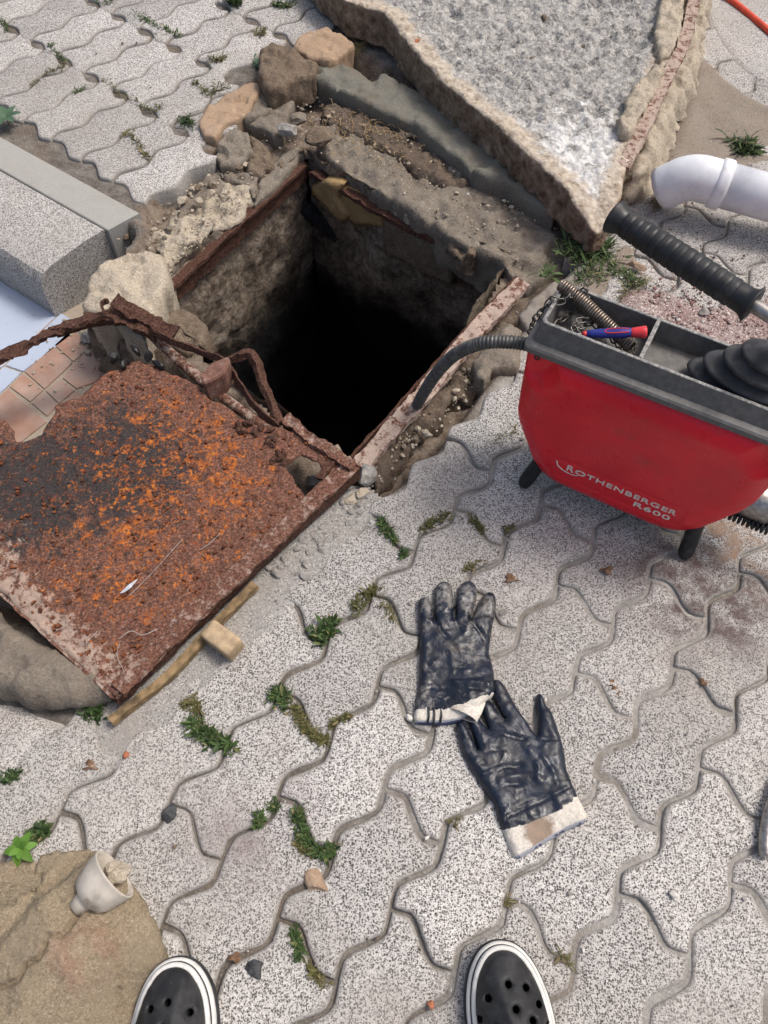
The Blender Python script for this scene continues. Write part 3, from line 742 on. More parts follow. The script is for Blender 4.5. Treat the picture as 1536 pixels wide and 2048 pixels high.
TZ = -.145
patio = empty('patio_floor', (*at(60, 690, TZ)[:2], TZ), 'lower patio floor of white and terracotta tiles beside the kerb', None, None, 'structure')
def tile(px, mat, gap=.0022, lift=0.0):
    p = P2(px, TZ)
    a = .5*np.sum(p[:, 0]*np.roll(p[:, 1], -1)-np.roll(p[:, 0], -1)*p[:, 1])
    if a < 0: p = p[::-1]
    c = p.mean(0); e = np.roll(p, -1, 0)-p; q = []
    for i in range(len(p)):   # inset by the joint
        e0 = e[i-1]/np.linalg.norm(e[i-1]); e1 = e[i]/np.linalg.norm(e[i]); n0 = np.array([-e0[1], e0[0]]); n1 = np.array([-e1[1], e1[0]])
        q.append(p[i]+(n0+n1)/(1+n0@n1)*gap)
    q = np.array(q); r = c+(q-c)*.985; n = len(q); z = TZ+lift
    V = np.vstack([np.c_[q, np.full(n, z-.012)], np.c_[q, np.full(n, z-.0012)], np.c_[r, np.full(n, z)]])
    F = [[i*n+k, i*n+(k+1) % n, (i+1)*n+(k+1) % n, (i+1)*n+k] for i in (0, 1) for k in range(n)]+[[2*n+k for k in range(n)]]
    return mesh('tile', V, F, M[mat], patio, smooth=False)
C5 = lambda *pp: [(x/3, 560+y/3) for x, y in pp]
tile([(-60, 420), (122, 624), (0, 737), (-190, 560)], 'white_tile')
tile([(122, 624), (168, 652), (46, 744), (8, 731)], 'white_tile')
tile([(8, 731), (46, 744), (-50, 835), (-95, 820)], 'white_tile')
tile([(-60, 420), (-190, 560), (-400, 400), (-250, 270)], 'white_tile')
tile([(-190, 560), (0, 737), (-100, 820), (-330, 660)], 'white_tile')
for q in (C5((50, 640), (140, 555), (265, 660), (180, 735)), C5((140, 550), (320, 392), (440, 497), (265, 660)),
          C5((265, 663), (368, 590), (455, 660), (352, 745)), C5((180, 737), (265, 664), (352, 747), (282, 822)),
          C5((-90, 770), (50, 645), (285, 850), (80, 1010)), C5((368, 588), (440, 500), (560, 400), (700, 520), (560, 620), (455, 656)),
          C5((320, 390), (430, 290), (555, 395), (440, 495)), C5((285, 852), (352, 749), (600, 960), (420, 1120)), C5((352, 747), (455, 660), (700, 860), (600, 960))):
    tile(q, 'terracotta')
# the dark terracotta strip at the foot of the kerb
for k in range(5):
    t0 = KL-.02-.30*(k+1); q = [ka+kd*t+kn*o_ for t, o_ in ((t0, .285), (t0+.298, .285), (t0+.298, .36), (t0, .36))]
    q = np.array(q); V = np.vstack([np.c_[q, np.full(4, TZ-.012)], np.c_[q, np.full(4, TZ-.002)]])
    a = .5*np.sum(q[:, 0]*np.roll(q[:, 1], -1)-np.roll(q[:, 0], -1)*q[:, 1])
    if a < 0: V = np.vstack([V[3::-1], V[7:3:-1]])
    mesh('tile', V, [[0, 1, 5, 4], [1, 2, 6, 5], [2, 3, 7, 6], [3, 0, 4, 7], [4, 5, 6, 7]], M['terracotta'], patio, smooth=False)
gp = P2([(-420, 230), (0, 440), (175, 575), (240, 660), (420, 700), (430, 1000), (100, 1250), (-500, 1100)], TZ)
lo, hi = gp.min(0), gp.max(0)
o = slab('grout', gp if .5*np.sum(gp[:, 0]*np.roll(gp[:, 1], -1)-np.roll(gp[:, 0], -1)*gp[:, 1]) > 0 else gp[::-1], TZ-.0035, TZ-.03, M['grout'], patio, res=.04, amp=.001, bevel=.001, edge_jit=0)

# ------------------------------------------------------------------ the pit
pit = empty('pit', (.0, 1.25, -1.0), 'deep dark square manhole pit with rough stained cement walls', None, None, 'structure')
DEEP = -1.05
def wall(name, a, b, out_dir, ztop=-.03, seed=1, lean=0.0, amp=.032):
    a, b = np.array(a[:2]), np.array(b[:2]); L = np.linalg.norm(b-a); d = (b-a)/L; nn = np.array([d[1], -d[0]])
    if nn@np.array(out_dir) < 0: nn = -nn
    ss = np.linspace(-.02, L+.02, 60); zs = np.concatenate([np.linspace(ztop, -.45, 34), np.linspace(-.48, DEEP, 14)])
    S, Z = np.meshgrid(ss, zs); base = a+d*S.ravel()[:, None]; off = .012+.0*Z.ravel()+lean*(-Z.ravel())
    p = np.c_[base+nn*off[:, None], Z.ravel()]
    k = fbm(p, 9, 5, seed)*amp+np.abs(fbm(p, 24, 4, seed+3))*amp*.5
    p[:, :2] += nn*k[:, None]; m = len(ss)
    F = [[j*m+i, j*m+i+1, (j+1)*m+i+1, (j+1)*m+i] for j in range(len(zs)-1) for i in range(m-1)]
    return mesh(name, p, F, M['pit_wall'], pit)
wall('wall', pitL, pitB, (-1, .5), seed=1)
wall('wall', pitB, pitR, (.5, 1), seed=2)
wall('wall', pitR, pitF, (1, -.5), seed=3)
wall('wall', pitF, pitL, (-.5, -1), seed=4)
c = PIT.mean(0); q = c+(PIT-c)*1.12
mesh('water', np.c_[q, np.full(4, DEEP+.03)], [[0, 1, 2, 3]], M['sewage'], pit, smooth=False)

def along(a, b, ts, off=0.0, dz=0.0):
    a, b = Vector(a), Vector(b); d = (b-a); n_ = Vector((d.y, -d.x, 0)).normalized()
    return np.array([(a+d*t+n_*off+Vector((0, 0, dz)))[:] for t in ts])
# plaster flakes, pipe stubs and corrugated conduit on the pit walls
def wall_patch(name, px, z_guess, mat, parent, label, cat, depth=.02, wn=None, base=None):
    """a flake on a vertical wall: the pixel outline thrown onto the wall's plane"""
    pts = []
    for x, y in px:
        p0 = at(x, y, 0); d = (p0-Vector((0, 0, CAM_H))); t = (base-Vector((0, 0, CAM_H))).dot(wn)/d.dot(wn); pts.append(Vector((0, 0, CAM_H))+d*t)
    ux = Vector((wn.y, -wn.x, 0)); ux.normalize()
    loc = np.array([((p-base).dot(ux), p.z) for p in pts])
    a = .5*np.sum(loc[:, 0]*np.roll(loc[:, 1], -1)-np.roll(loc[:, 0], -1)*loc[:, 1])
    if a < 0: loc = loc[::-1]
    V, F, E = slab_geo(loc, .0, -depth, res=.008, amp=.006, nscale=40, bevel=.006, edge_jit=.004)
    W = np.array([(base+ux*v[0])[:2]+(0,) for v in V]); W = np.array([[base.x+ux.x*v[0]+(wn.x*s_)*v[2], base.y+ux.y*v[0]+(wn.y*s_)*v[2], v[1]] for v in V for s_ in (-1,)])
    return tag(mesh(name, W, F, M[mat], parent, attrs={'edge': E}), label, cat)
bn = Vector((pitR.y-pitB.y, -(pitR.x-pitB.x), 0)).normalized()
if bn.y < 0: bn = -bn
bb = pitB-bn*.004
wall_patch('plaster_flake', [(622, 372), (650, 360), (682, 372), (672, 398), (694, 436), (686, 446), (668, 436), (645, 412), (622, 392)], 0, 'plaster', pit, None, None, .03, bn, pitB-bn*.02)
wall_patch('plaster_flake', [(684, 376), (768, 432), (764, 462), (742, 452), (712, 454), (694, 438), (676, 398)], 0, 'plaster', pit, None, None, .03, bn, pitB-bn*.008)
wall_patch('render_patch', [(764, 436), (800, 448), (905, 512), (900, 572), (840, 548), (768, 505)], 0, 'brown_concrete', pit, None, None, .03, bn, pitB-bn*.016)
wall_patch('render_patch', [(958, 520), (1000, 515), (1012, 560), (1004, 600), (985, 625), (958, 590)], 0, 'brown_concrete', pit, None, None, .03, bn, pitB-bn*.010)
ln = Vector((-(pitB.y-pitL.y), pitB.x-pitL.x, 0)).normalized()
if ln.x > 0: ln = -ln
lb = pitL-ln*.004
# corrugated conduit hanging in the far corner
pth = spline(P3([(560, 400, -.17), (600, 410, -.19), (646, 446, -.24), (690, 482, -.29), (735, 511, -.35)]), 40)
rr = .022+.0018*np.sin(np.arange(len(pth))*1.6)
tag(tube('corrugated_conduit', pth, rr, M['corrugated'], None, 16), 'black corrugated conduit crossing the far corner of the pit', 'conduit')
# ------------------------------------------------------------------ rusty frame of the pit
frame = empty('pit_frame', (*((pitL+pitR)/2)[:2], -.06), 'rusty angle iron frame set round the square pit opening', 'frame')
def bar(name, path, w_, h_, mat, parent, n_=26, amp=.003, seed=None, up=(0, 0, 1)):
    """rusted flat or square bar with eaten edges"""
    path = spline(path, max(2, n_//max(1, len(path)-1))) if len(path) > 2 else np.array([np.array(path[0])+(np.array(path[1])-np.array(path[0]))*t for t in np.linspace(0, 1, n_)])
    seed = rng.rand()*40 if seed is None else seed
    sec = np.array([(-1, -1), (0, -1), (1, -1), (1, 0), (1, 1), (.33, 1), (-.33, 1), (-1, 1), (-1, 0)])*np.array([w_/2, h_/2])
    T = np.gradient(path, axis=0); T /= np.linalg.norm(T, axis=1)[:, None]; V = []; F = []; m = len(sec)
    for i in range(len(path)):
        u = np.array(up, float); u = u-T[i]*(u@T[i]); u /= np.linalg.norm(u); s_ = np.cross(T[i], u)
        V.append(path[i]+sec[:, :1]*s_+sec[:, 1:]*u)
    V = np.vstack(V); V = V+np.c_[fbm(V, 55, 4, seed), fbm(V, 55, 4, seed+1), fbm(V, 55, 4, seed+2)]*amp
    for i in range(len(path)-1):
        for k in range(m): k2 = (k+1) % m; F.append([i*m+k, i*m+k2, (i+1)*m+k2, (i+1)*m+k])
    F.append(list(range(m))[::-1]); F.append([(len(path)-1)*m+k for k in range(m)])
    return sharp(mesh(name, V, F, M[mat], parent), 40)
# left rail: a flat lip and an upright leg
bar('side_rail', P3([(318, 596, -.05), (460, 462, -.052), (606, 330, -.05)]), .024, .008, 'rust_bar', frame, 50, .005)
bar('rail_lip', P3([(330, 604, -.075), (470, 472, -.08), (612, 340, -.075)]), .008, .05, 'rust_bar', frame, 50, .005)
bar('back_rail', P3([(624, 346, -.065), (700, 388, -.072), (790, 440, -.078), (900, 488, -.07), (960, 505, -.07)]), .022, .012, 'rust_bar', frame, 60, .008)
bar('back_lip', P3([(640, 362, -.10), (760, 432, -.11), (880, 500, -.10)]), .007, .035, 'rust_bar', frame, 44, .006)
# near rail, half caked in cement
bar('near_rail', P3([(1046, 566, .004), (960, 655, .004), (850, 786, .003), (714, 938, .002)]), .036, .014, 'rust_pale', frame, 70, .006)
bar('near_lip', P3([(1030, 570, -.03), (940, 662, -.03), (836, 780, -.03), (702, 930, -.03)]), .006, .05, 'rust_bar', frame, 60, .004)
tag(tube('pipe_end', spline(P3([(640, 925, -.09), (672, 918, -.07), (686, 912, -.065)]), 8), .026, M['clay_pipe'], None, 20), 'short clay pipe end poking into the pit under the rusty corner', 'pipe')

# ------------------------------------------------------------------ broken concrete round the pit
G1 = 'broken concrete pieces round the pit'
chunk('concrete_chunk', [(160, 612), (172, 560), (205, 522), (250, 500), (300, 497), (328, 508), (334, 545), (322, 590), (300, 622), (288, 668), (262, 665), (225, 632), (180, 628)], .028, -.12, 'pale_concrete', None, 'large pale broken concrete lump at the end of the kerb', 'concrete chunk', 0, G1, res=.007, amp=.016, nscale=22, bevel=.022, edge_jit=.008)
chunk('concrete_ledge', [(296, 478), (330, 440), (352, 420), (392, 395), (420, 372), (448, 340), (500, 372), (496, 412), (452, 446), (402, 478), (352, 512), (336, 552), (318, 505)], lambda p: np.full(len(p), -.030), -.065, 'pale_concrete', None, 'crumbling mortar ledge with loose grit along the left pit edge', 'concrete ledge', 0, G1, res=.006, amp=.024, nscale=26, bevel=.012, edge_jit=.008)
chunk('concrete_ledge', [(360, 410), (398, 362), (440, 335), (448, 372), (420, 395), (380, 420), (350, 440)], -.022, -.065, 'grey_concrete', None, 'grey sloping mortar bank below the last paving block', 'concrete ledge', 0, G1, res=.007, amp=.012, nscale=26, bevel=.015, edge_jit=.006)
chunk('concrete_chunk', [(430, 300), (440, 275), (468, 258), (497, 264), (503, 298), (474, 328), (440, 330)], .004, -.06, 'grey_concrete', None, 'square grey concrete lump between flat stone and pit rail', 'concrete chunk', 0, G1, res=.005, amp=.008, nscale=34, bevel=.012, edge_jit=.007, facet=(.03, .007))
chunk('concrete_chunk', [(500, 266), (532, 290), (546, 324), (520, 346), (494, 338), (505, 302)], -.008, -.06, 'brown_concrete', None, 'brownish broken block right of the square grey lump', 'concrete chunk', 0, G1, res=.005, amp=.009, nscale=34, bevel=.012, edge_jit=.008, facet=(.03, .008))
chunk('concrete_chunk', [(440, 334), (472, 332), (490, 342), (516, 350), (508, 388), (488, 368), (456, 358)], -.020, -.06, 'grey_concrete', None, 'low grey broken piece just above the rail, below the square lump', 'concrete chunk', 0, G1, res=.005, amp=.009, nscale=34, bevel=.010, edge_jit=.008, facet=(.03, .008))
chunk('concrete_chunk', [(505, 405), (522, 352), (560, 306), (598, 282), (606, 300), (580, 338), (540, 380)], -.030, -.06, 'grey_concrete', None, 'long dark grey concrete wedge above the left rail', 'concrete chunk', 0, G1, res=.006, amp=.006, nscale=30, bevel=.012, edge_jit=.004)
chunk('flat_stone', [(396, 244), (416, 214), (455, 182), (500, 160), (522, 160), (520, 180), (503, 210), (488, 228), (452, 246), (430, 272), (408, 268)], .014, -.05, 'sandstone', None, 'flat pinkish orange stone lying on the edge of the paving', 'stone', 0, None, res=.006, amp=.003, nscale=26, bevel=.007, edge_jit=.004)
chunk('concrete_chunk', [(488, 238), (520, 182), (556, 172), (592, 160), (604, 180), (560, 196), (540, 222), (512, 234)], .004, -.08, 'grey_concrete', None, 'cracked light grey sliver beside the flat orange stone', 'concrete chunk', 0, G1, res=.006, amp=.007, nscale=36, bevel=.008, edge_jit=.005)
chunk('concrete_chunk', [(498, 248), (530, 226), (556, 200), (588, 190), (582, 222), (566, 262), (545, 270), (530, 258)], -.002, -.1, 'grey_concrete', None, 'angular grey concrete block with a shaded front at the top of the pit corner', 'concrete chunk', 0, G1, res=.006, amp=.007, nscale=30, bevel=.008, edge_jit=.005)
chunk('stone', [(517, 148), (518, 96), (540, 74), (562, 84), (600, 104), (636, 120), (630, 142), (596, 152), (558, 172), (534, 178)], .052, -.03, 'brown_concrete', None, 'dirty brown stone with dry roots, standing on the paving edge', 'stone', 0, 'stones at the paving edge', res=.006, amp=.014, nscale=24, bevel=.016, edge_jit=.007)
chunk('stone', [(586, 92), (604, 68), (652, 52), (680, 64), (706, 84), (692, 104), (658, 122), (616, 112)], .042, -.04, 'sandstone', None, 'beige angular stone beside the left edge of the raised slab', 'stone', 0, 'stones at the paving edge', res=.006, amp=.006, nscale=24, bevel=.010, edge_jit=.005)
chunk('collar_slab', [(606, 150), (636, 128), (676, 122), (716, 138), (744, 158), (766, 146), (800, 160), (900, 210), (1000, 300), (1120, 400), (1110, 430), (1060, 402), (1010, 362), (955, 348), (900, 300), (842, 256), (812, 238), (760, 220), (720, 196), (676, 178), (640, 160)], .020, -.10, 'green_concrete', None, 'greenish grey concrete collar running under the raised slab', 'concrete collar', 0, None, res=.008, amp=.007, nscale=18, bevel=.018, edge_jit=.008)
chunk('concrete_ledge', [(632, 258), (668, 250), (720, 262), (790, 300), (860, 300), (920, 332), (940, 352), (980, 372), (1040, 420), (1120, 452), (1196, 466), (1190, 500), (1110, 540), (1060, 580), (1030, 560), (1006, 524), (960, 502), (900, 470), (840, 432), (800, 408), (760, 385), (710, 352), (664, 322), (640, 300)], lambda p: -.028+fbm(xy0(p), 9, 3, 5)*.012, -.14, 'grey_concrete', None, 'wide dirt covered concrete ledge along the far edge of the pit', 'concrete ledge', 0, G1, res=.008, amp=.016, nscale=24, bevel=.014, edge_jit=.008)
chunk('soil_ridge', [(648, 200), (700, 210), (760, 232), (820, 262), (860, 290), (905, 330), (950, 372), (900, 380), (850, 350), (780, 305), (720, 270), (668, 250), (640, 225)], -.018, -.10, 'soil_rim', None, 'ridge of brown soil and roots below the greenish collar', 'soil ridge', 0, None, res=.008, amp=.022, nscale=26, bevel=.03, edge_jit=.008)
chunk('concrete_layer', [(656, 306), (700, 330), (738, 352), (735, 366), (700, 352), (660, 330)], -.045, -.075, 'pale_concrete', None, 'thin pale mortar layer sticking out over the far pit edge', 'mortar layer', 0, None, res=.005, amp=.005, nscale=40, bevel=.004, edge_jit=.005)
chunk('concrete_layer', [(742, 354), (790, 386), (850, 432), (842, 446), (800, 424), (738, 370)], -.048, -.08, 'pale_concrete', None, 'second pale mortar layer, right of the crack in it', 'mortar layer', 0, None, res=.005, amp=.005, nscale=40, bevel=.004, edge_jit=.005)
chunk('crumbled_edge', [(884, 458), (930, 470), (960, 490), (1004, 520), (990, 516), (968, 492), (948, 512), (925, 510), (902, 486)], -.04, -.09, 'brown_concrete', None, 'crumbled knob of mortar over the slot in the far wall', 'mortar lump', 0, None, res=.005, amp=.014, nscale=40, bevel=.012, edge_jit=.008)
chunk('cement_collar', [(300, 662), (322, 630), (352, 606), (392, 622), (414, 650), (410, 690), (372, 706), (330, 690)], -.035, -.16, 'brown_concrete', None, 'mottled cement lump in the left corner behind the bent bars', 'concrete chunk', 0, G1, res=.006, amp=.014, nscale=28, bevel=.02, edge_jit=.006)
for px_, z_, r_, mat_, lab in (((578, 268), .0, .024, 'stone_grey', 'grey stone wedged at the far corner of the pit'), ((596, 246), -.005, .020, 'grey_concrete', 'brownish stone behind the wedged corner stone'), ((640, 282), -.01, .030, 'brown_concrete', 'round brown lump on the far corner of the ledge'),
                          ((366, 405), -.015, .011, 'pale_concrete', 'small pale lump on the sloping mortar bank'), ((400, 405), -.01, .010, 'pale_concrete', 'second small lump right on the mortar bank'), ((448, 388), -.012, .009, 'pale_concrete', 'tiny stone on the crumbling ledge near the grey lump')):
    p = at(*px_, z_); g_ = tag(rock('stone', p, [r_*1.3, r_, r_*.7], M[mat_], None, seed=rng.rand()*90, sub=3, rot=rng.rand()*6, amp=.5), lab, 'stone', 'loose stones at the pit corner')
# chunks on the right side of the pit
chunk('concrete_chunk', [(948, 716), (1020, 640), (1046, 652), (1040, 700), (1036, 736), (985, 738), (968, 762), (952, 752)], .012, -.07, 'grey_concrete', None, 'grey concrete chunk under the metal hose beside the machine', 'concrete chunk', 0, G1, res=.006, amp=.009, nscale=26, bevel=.012, edge_jit=.006)
chunk('concrete_chunk', [(1036, 630), (1060, 600), (1110, 560), (1150, 552), (1130, 590), (1090, 636), (1060, 668)], .0, -.07, 'mortar', None, 'flat grey mortar block by the end of the near rail', 'concrete chunk', 0, G1, res=.006, amp=.006, nscale=26, bevel=.01, edge_jit=.005)
chunk('soil_bank', [(735, 935), (790, 858), (850, 800), (915, 740), (950, 752), (962, 775), (905, 800), (880, 838), (840, 880), (800, 925), (750, 985)], -.022, -.09, 'soil_rim', None, 'dug out strip of dark soil and grit along the near rail', 'soil bank', 0, None, res=.007, amp=.024, nscale=30, bevel=.02, edge_jit=.006)

# ------------------------------------------------------------------ lifted concrete slab
slab_o = empty('concrete_cover', (*at(1050, 200, .0)[:2], .0), 'thick rough concrete cover slab lying aside with a rusty iron edge', 'slab')
SZ = .105
outl = [(560, -140), (640, -45), (690, 0), (768, 24), (868, 145), (925, 195), (978, 236), (1048, 300), (1108, 352), (1160, 402), (1200, 440), (1226, 420), (1246, 384), (1252, 338), (1290, 268), (1325, 180), (1352, 90), (1372, 0), (1400, -150)]
po = P2(outl, SZ)
po = po if .5*np.sum(po[:, 0]*np.roll(po[:, 1], -1)-np.roll(po[:, 0], -1)*po[:, 1]) > 0 else po[::-1]
cw = np.array(at(1185, 330, SZ)[:2])
def slab_top(p):
    d = sdf(p, po); core = sstep(.03, .075, d)
    dr = np.linalg.norm(p-np.array(at(1205, 445, SZ)[:2]), axis=1)
    return SZ-core*.010+core*(fbm(xy0(p), 60, 5, 12)*.020+np.abs(fbm(xy0(p), 26, 4, 14))*.014-np.maximum(0, fbm(xy0(p), 95, 3, 15)-.25)*.030)-sstep(.16, .0, dr)*.035
V, F, E = slab_geo(po, slab_top, .012, res=.0065, amp=.008, nscale=45, bevel=.007, edge_jit=.007, octv=5, side_amp=.009)
white = sstep(.40, .05, np.hypot(*(V[:, :2]-cw).T))*.50+.10
mesh('slab', V, F, M['slab_concrete'], slab_o, attrs={'edge': E, 'white': white})
bar('edge_iron', P3([(1246, 338, .098), (1290, 250, .105), (1336, 150, .108), (1370, 80, .110), (1400, -60, .112)]), .030, .014, 'rust_pale', slab_o, 50, .006)
o = chunk('mortar_band', [(1262, 352), (1294, 346), (1318, 290), (1352, 215), (1385, 140), (1412, 40), (1430, -120), (1378, -120), (1362, 60), (1330, 170), (1290, 262)], .068, .0, 'pale_concrete', slab_o, res=.008, amp=.020, nscale=26, bevel=.03, edge_jit=.010, flare=.02)
o = chunk('mortar_lump', [(1240, 235), (1262, 180), (1300, 138), (1326, 116), (1330, 140), (1304, 190), (1282, 235), (1262, 262), (1244, 258)], .128, .09, 'pale_concrete', slab_o, res=.006, amp=.016, nscale=34, bevel=.014, edge_jit=.007)
o = chunk('mortar_lump', [(1308, 60), (1318, 20), (1330, -40), (1362, -40), (1368, 30), (1352, 90), (1325, 112)], .128, .09, 'pale_concrete', slab_o, res=.006, amp=.012, nscale=34, bevel=.014, edge_jit=.007)
mb = MB()
for k in range(150):   # crumbs in the white corner
    x = rng.normal(1150, 40); y = 330+rng.normal(0, 28)-(x-1150)*.1
    p = at(x, y, SZ-.022)
    if sdf(np.array([p[:2]]), po)[0] < .03: continue
    r_ = rng.uniform(.003, .0085); Vr, Fr = rock_geo(p, r_, .8, rng.rand()*90, 1, rng.rand()*6); mb.add(Vr, Fr)
o = mb.build('crumbs', M['stone_white'], slab_o, smooth=True); o['kind'] = 'stuff'
# ------------------------------------------------------------------ rusted steel cover (left)
LZ = .045
lid = empty('rusty_cover', (*at(330, 1010, LZ)[:2], 0), 'heavily rusted steel manhole cover with torn edge, orange bloom and bent iron strips', 'manhole cover')
def lid_z(p):
    # rests on the frame at the pit side, sits up on the kerb block at the near corner
    return LZ+fbm(xy0(p), 7, 3, 21)*.006
sheet_px = [(712, 940), (668, 900), (636, 872), (600, 856), (580, 862), (560, 858), (513, 852), (480, 838), (452, 812), (423, 796), (400, 778), (372, 758), (340, 744), (313, 733), (283, 722), (262, 722), (247, 735), (220, 741), (204, 752), (193, 766), (178, 778), (157, 795), (140, 800), (112, 815), (106, 838), (95, 850), (82, 868), (66, 877), (48, 881), (30, 880), (24, 860), (12, 846), (0, 840), (-60, 850), (-200, 880), (-330, 900), (-300, 930), (-200, 1010), (-100, 1095), (0, 1184), (60, 1242), (140, 1315), (232, 1398), (300, 1336), (400, 1238), (520, 1122), (600, 1045), (660, 990)]
sp = P2(sheet_px, LZ); sp = sp if .5*np.sum(sp[:, 0]*np.roll(sp[:, 1], -1)-np.roll(sp[:, 0], -1)*sp[:, 1]) > 0 else sp[::-1]
hole = P2([(570, 930), (604, 908), (640, 928), (654, 952), (642, 985), (612, 990), (590, 966)], LZ)
V, F, E = slab_geo(sp, lid_z, lambda p: lid_z(p)-.005, res=.0048, amp=.0035, nscale=38, bevel=.002, edge_jit=.007, holes=[hole], octv=5, side_amp=.001)
cr_ = fbm(V, 70, 4, 33); V[:, 2] += (E > .004)*np.where(cr_ > .02, .0022, 0)+(E > .004)*np.where(fbm(V, 110, 3, 35) > .12, .0016, 0)
pxv = []
for v in V:
    d = v-np.array([0, 0, CAM_H]); dz = d[1]*_st-d[2]*_ct; pxv.append((768+CAM_F*d[0]/dz, 1024-CAM_F*(d[1]*_ct+d[2]*_st)/dz))
pxv = np.array(pxv)
def blob(c, r): return np.exp(-(((pxv[:, 0]-c[0])/r[0])**2+((pxv[:, 1]-c[1])/r[1])**2))
# where the bloom, the dark scale and the pale lichen grew on this sheet
bloom = np.clip(.31+.26*blob((370, 850), (150, 110))+.26*blob((290, 1060), (190, 110))+.22*blob((480, 960), (120, 100))+.20*blob((230, 1190), (180, 90))+.16*blob((180, 900), (140, 110))-.35*blob((640, 1000), (90, 120)), 0, 1)
dark = np.clip(.33+.58*blob((60, 990), (170, 120))+.45*blob((250, 900), (150, 100))+.3*blob((330, 980), (110, 80))-.5*blob((560, 1000), (150, 150)), 0, 1)
edge_d = dist(V[:, :2], sp)
rim_side = dist(V[:, :2], P2([(-300, 930), (0, 1184), (232, 1398), (712, 940)], LZ), closed=False)
pale = np.clip(.30+.42*blob((30, 1230), (70, 90))+.30*blob((150, 1320), (120, 90))+.30*sstep(.09, .0, rim_side)+.25*blob((10, 1080), (60, 60)), 0, 1)
mesh('sheet', V, F, M['rust_sheet'], lid, attrs={'edge': E, 'bloom': bloom, 'dark': dark, 'pale': pale})
# turned-down flange along the near sides, and the folded strip along the right
def strip(name, pts, w_, mat, h_=.006, n_=60, amp=.004, parent=lid): return bar(name, P3(pts), w_, h_, mat, parent, n_, amp)
strip('edge_strip', [(704, 930, LZ+.004), (600, 1028, LZ+.006), (480, 1142, LZ+.005), (350, 1262, LZ+.003), (236, 1380, LZ+.003)], .030, 'rust_rim', .007, 70, .006)
bar('flange', P3([(718, 948, LZ-.016), (600, 1053, LZ-.016), (480, 1166, LZ-.018), (350, 1292, LZ-.016), (234, 1402, LZ-.016)]), .004, .030, 'rust_bar', lid, 70, .004)
bar('flange', P3([(232, 1400, LZ-.012), (100, 1280, LZ-.012), (-40, 1152, LZ-.012), (-300, 935, LZ-.012)]), .004, .022, 'rust_cement', lid, 60, .004)
strip('corner_angle', [(572, 838, LZ+.002), (610, 868, LZ+.006), (660, 905, LZ+.008), (706, 938, LZ+.006)], .022, 'rust_rim', .010, 36, .009)
bar('corner_leg', P3([(566, 850, LZ-.02), (640, 900, LZ-.025), (700, 940, LZ-.02)]), .006, .04, 'rust_bar', lid, 30, .006)
strip('edge_strip', [(640, 958, LZ+.002), (656, 935, LZ+.004), (666, 915, LZ+.004)], .014, 'rust_bar', .008, 14, .005)
# crust flakes standing proud of the sheet
fl = MB()
for k in range(700):
    x, y = rng.uniform(0, 700), rng.uniform(740, 1380)
    p = at(x, y, LZ)
    if sdf(np.array([p[:2]]), sp)[0] < .012 or sdf(np.array([p[:2]]), hole)[0] > -.01: continue
    r_ = rng.uniform(.002, .0055); a_ = rng.uniform(0, 6.28, 1)+np.sort(rng.uniform(0, 6.28, 6)); q = np.c_[np.cos(a_), np.sin(a_)]*r_*rng.uniform(.6, 1, (6, 1))
    tl = rng.normal(0, .22, 2); z = float(lid_z(np.array([p[:2]]))[0])+.003
    T_ = np.c_[q+np.array(p[:2]), z+q@tl+.0016]; B_ = np.c_[q*.9+np.array(p[:2]), np.full(6, z-.003)]
    fl.add(np.vstack([T_, B_]), [[0, 1, 2, 3, 4, 5]]+[[i, 6+i, 6+(i+1) % 6, (i+1) % 6] for i in range(6)])
n = N('rust_flake'); f_ = n.noise(90, 6, .7); c = n.ramp(f_, [(.3, (.035, .018, .013)), (.46, (.12, .045, .026)), (.58, (.22, .075, .03)), (.7, (.42, .15, .03))]); M['rust_flake'] = n.out(c, .9, n.bump(n.noise(300, 5, .7), .8, .002), 0, .2)
o = fl.build('crust_flakes', M['rust_flake'], lid, smooth=False); o['kind'] = 'stuff'
# pipe bar across the mouth of the pit, bent strips and handle
pb = spline(P3([(296, 664, .012), (350, 714, .014), (412, 768, .014), (470, 812, .016), (548, 866, .02)]), 12)
tube('hinge_pipe', pb, .0105+.0022*fbm(pb, 40, 3, 5), M['rust_cement'], lid, 14)
simple('rust_block', (.17, .088, .066), .85, 0, .3, 70, .2, .5, (.42, .34, .29), .6, 50)
blk = empty('grip_block', tuple(at(430, 762, .03)), None)
blk.parent = lid; blk.location = blk.location-WL['rusty_cover']; WL['grip_block'] = Vector(at(430, 762, .03))
top = P3([(400, 752, .075), (424, 724, .075), (456, 712, .075), (461, 724, .075), (447, 748, .075), (408, 768, .075)])
bot = top.copy(); bot[:, 2] = .020; bot[:, :2] = bot[:, :2]*.97+bot[:, :2].mean(0)*.03
blk_o = mesh('grip_block_body', np.vstack([bot, top]), [[5, 4, 3, 2, 1, 0], [6, 7, 8, 9, 10, 11]]+[[i, (i+1) % 6, 6+(i+1) % 6, 6+i] for i in range(6)], M['rust_block'], blk, smooth=False)
if .5*np.sum(top[:, 0]*np.roll(top[:, 1], -1)-np.roll(top[:, 0], -1)*top[:, 1]) < 0: blk_o.data.flip_normals()
bm = bmesh.new(); bm.from_mesh(blk_o.data); bmesh.ops.bevel(bm, geom=bm.edges[:], offset=.0022, segments=2, affect='EDGES'); bm.to_mesh(blk_o.data); bm.free()
bp = at(430, 739, .0605); Vr, Fr = rock_geo(bp, .004, .5, 3.3, 2); mesh('weld_spot', Vr, Fr, M['rust_cement'], blk)
bar('bent_handle', P3([(456, 720, .045), (480, 712, .06), (500, 709, .065), (512, 724, .06), (525, 762, .045), (545, 810, .035), (560, 846, .03)]), .016, .012, 'rust_bar', lid, 44, .006, up=(.5, .2, .85))
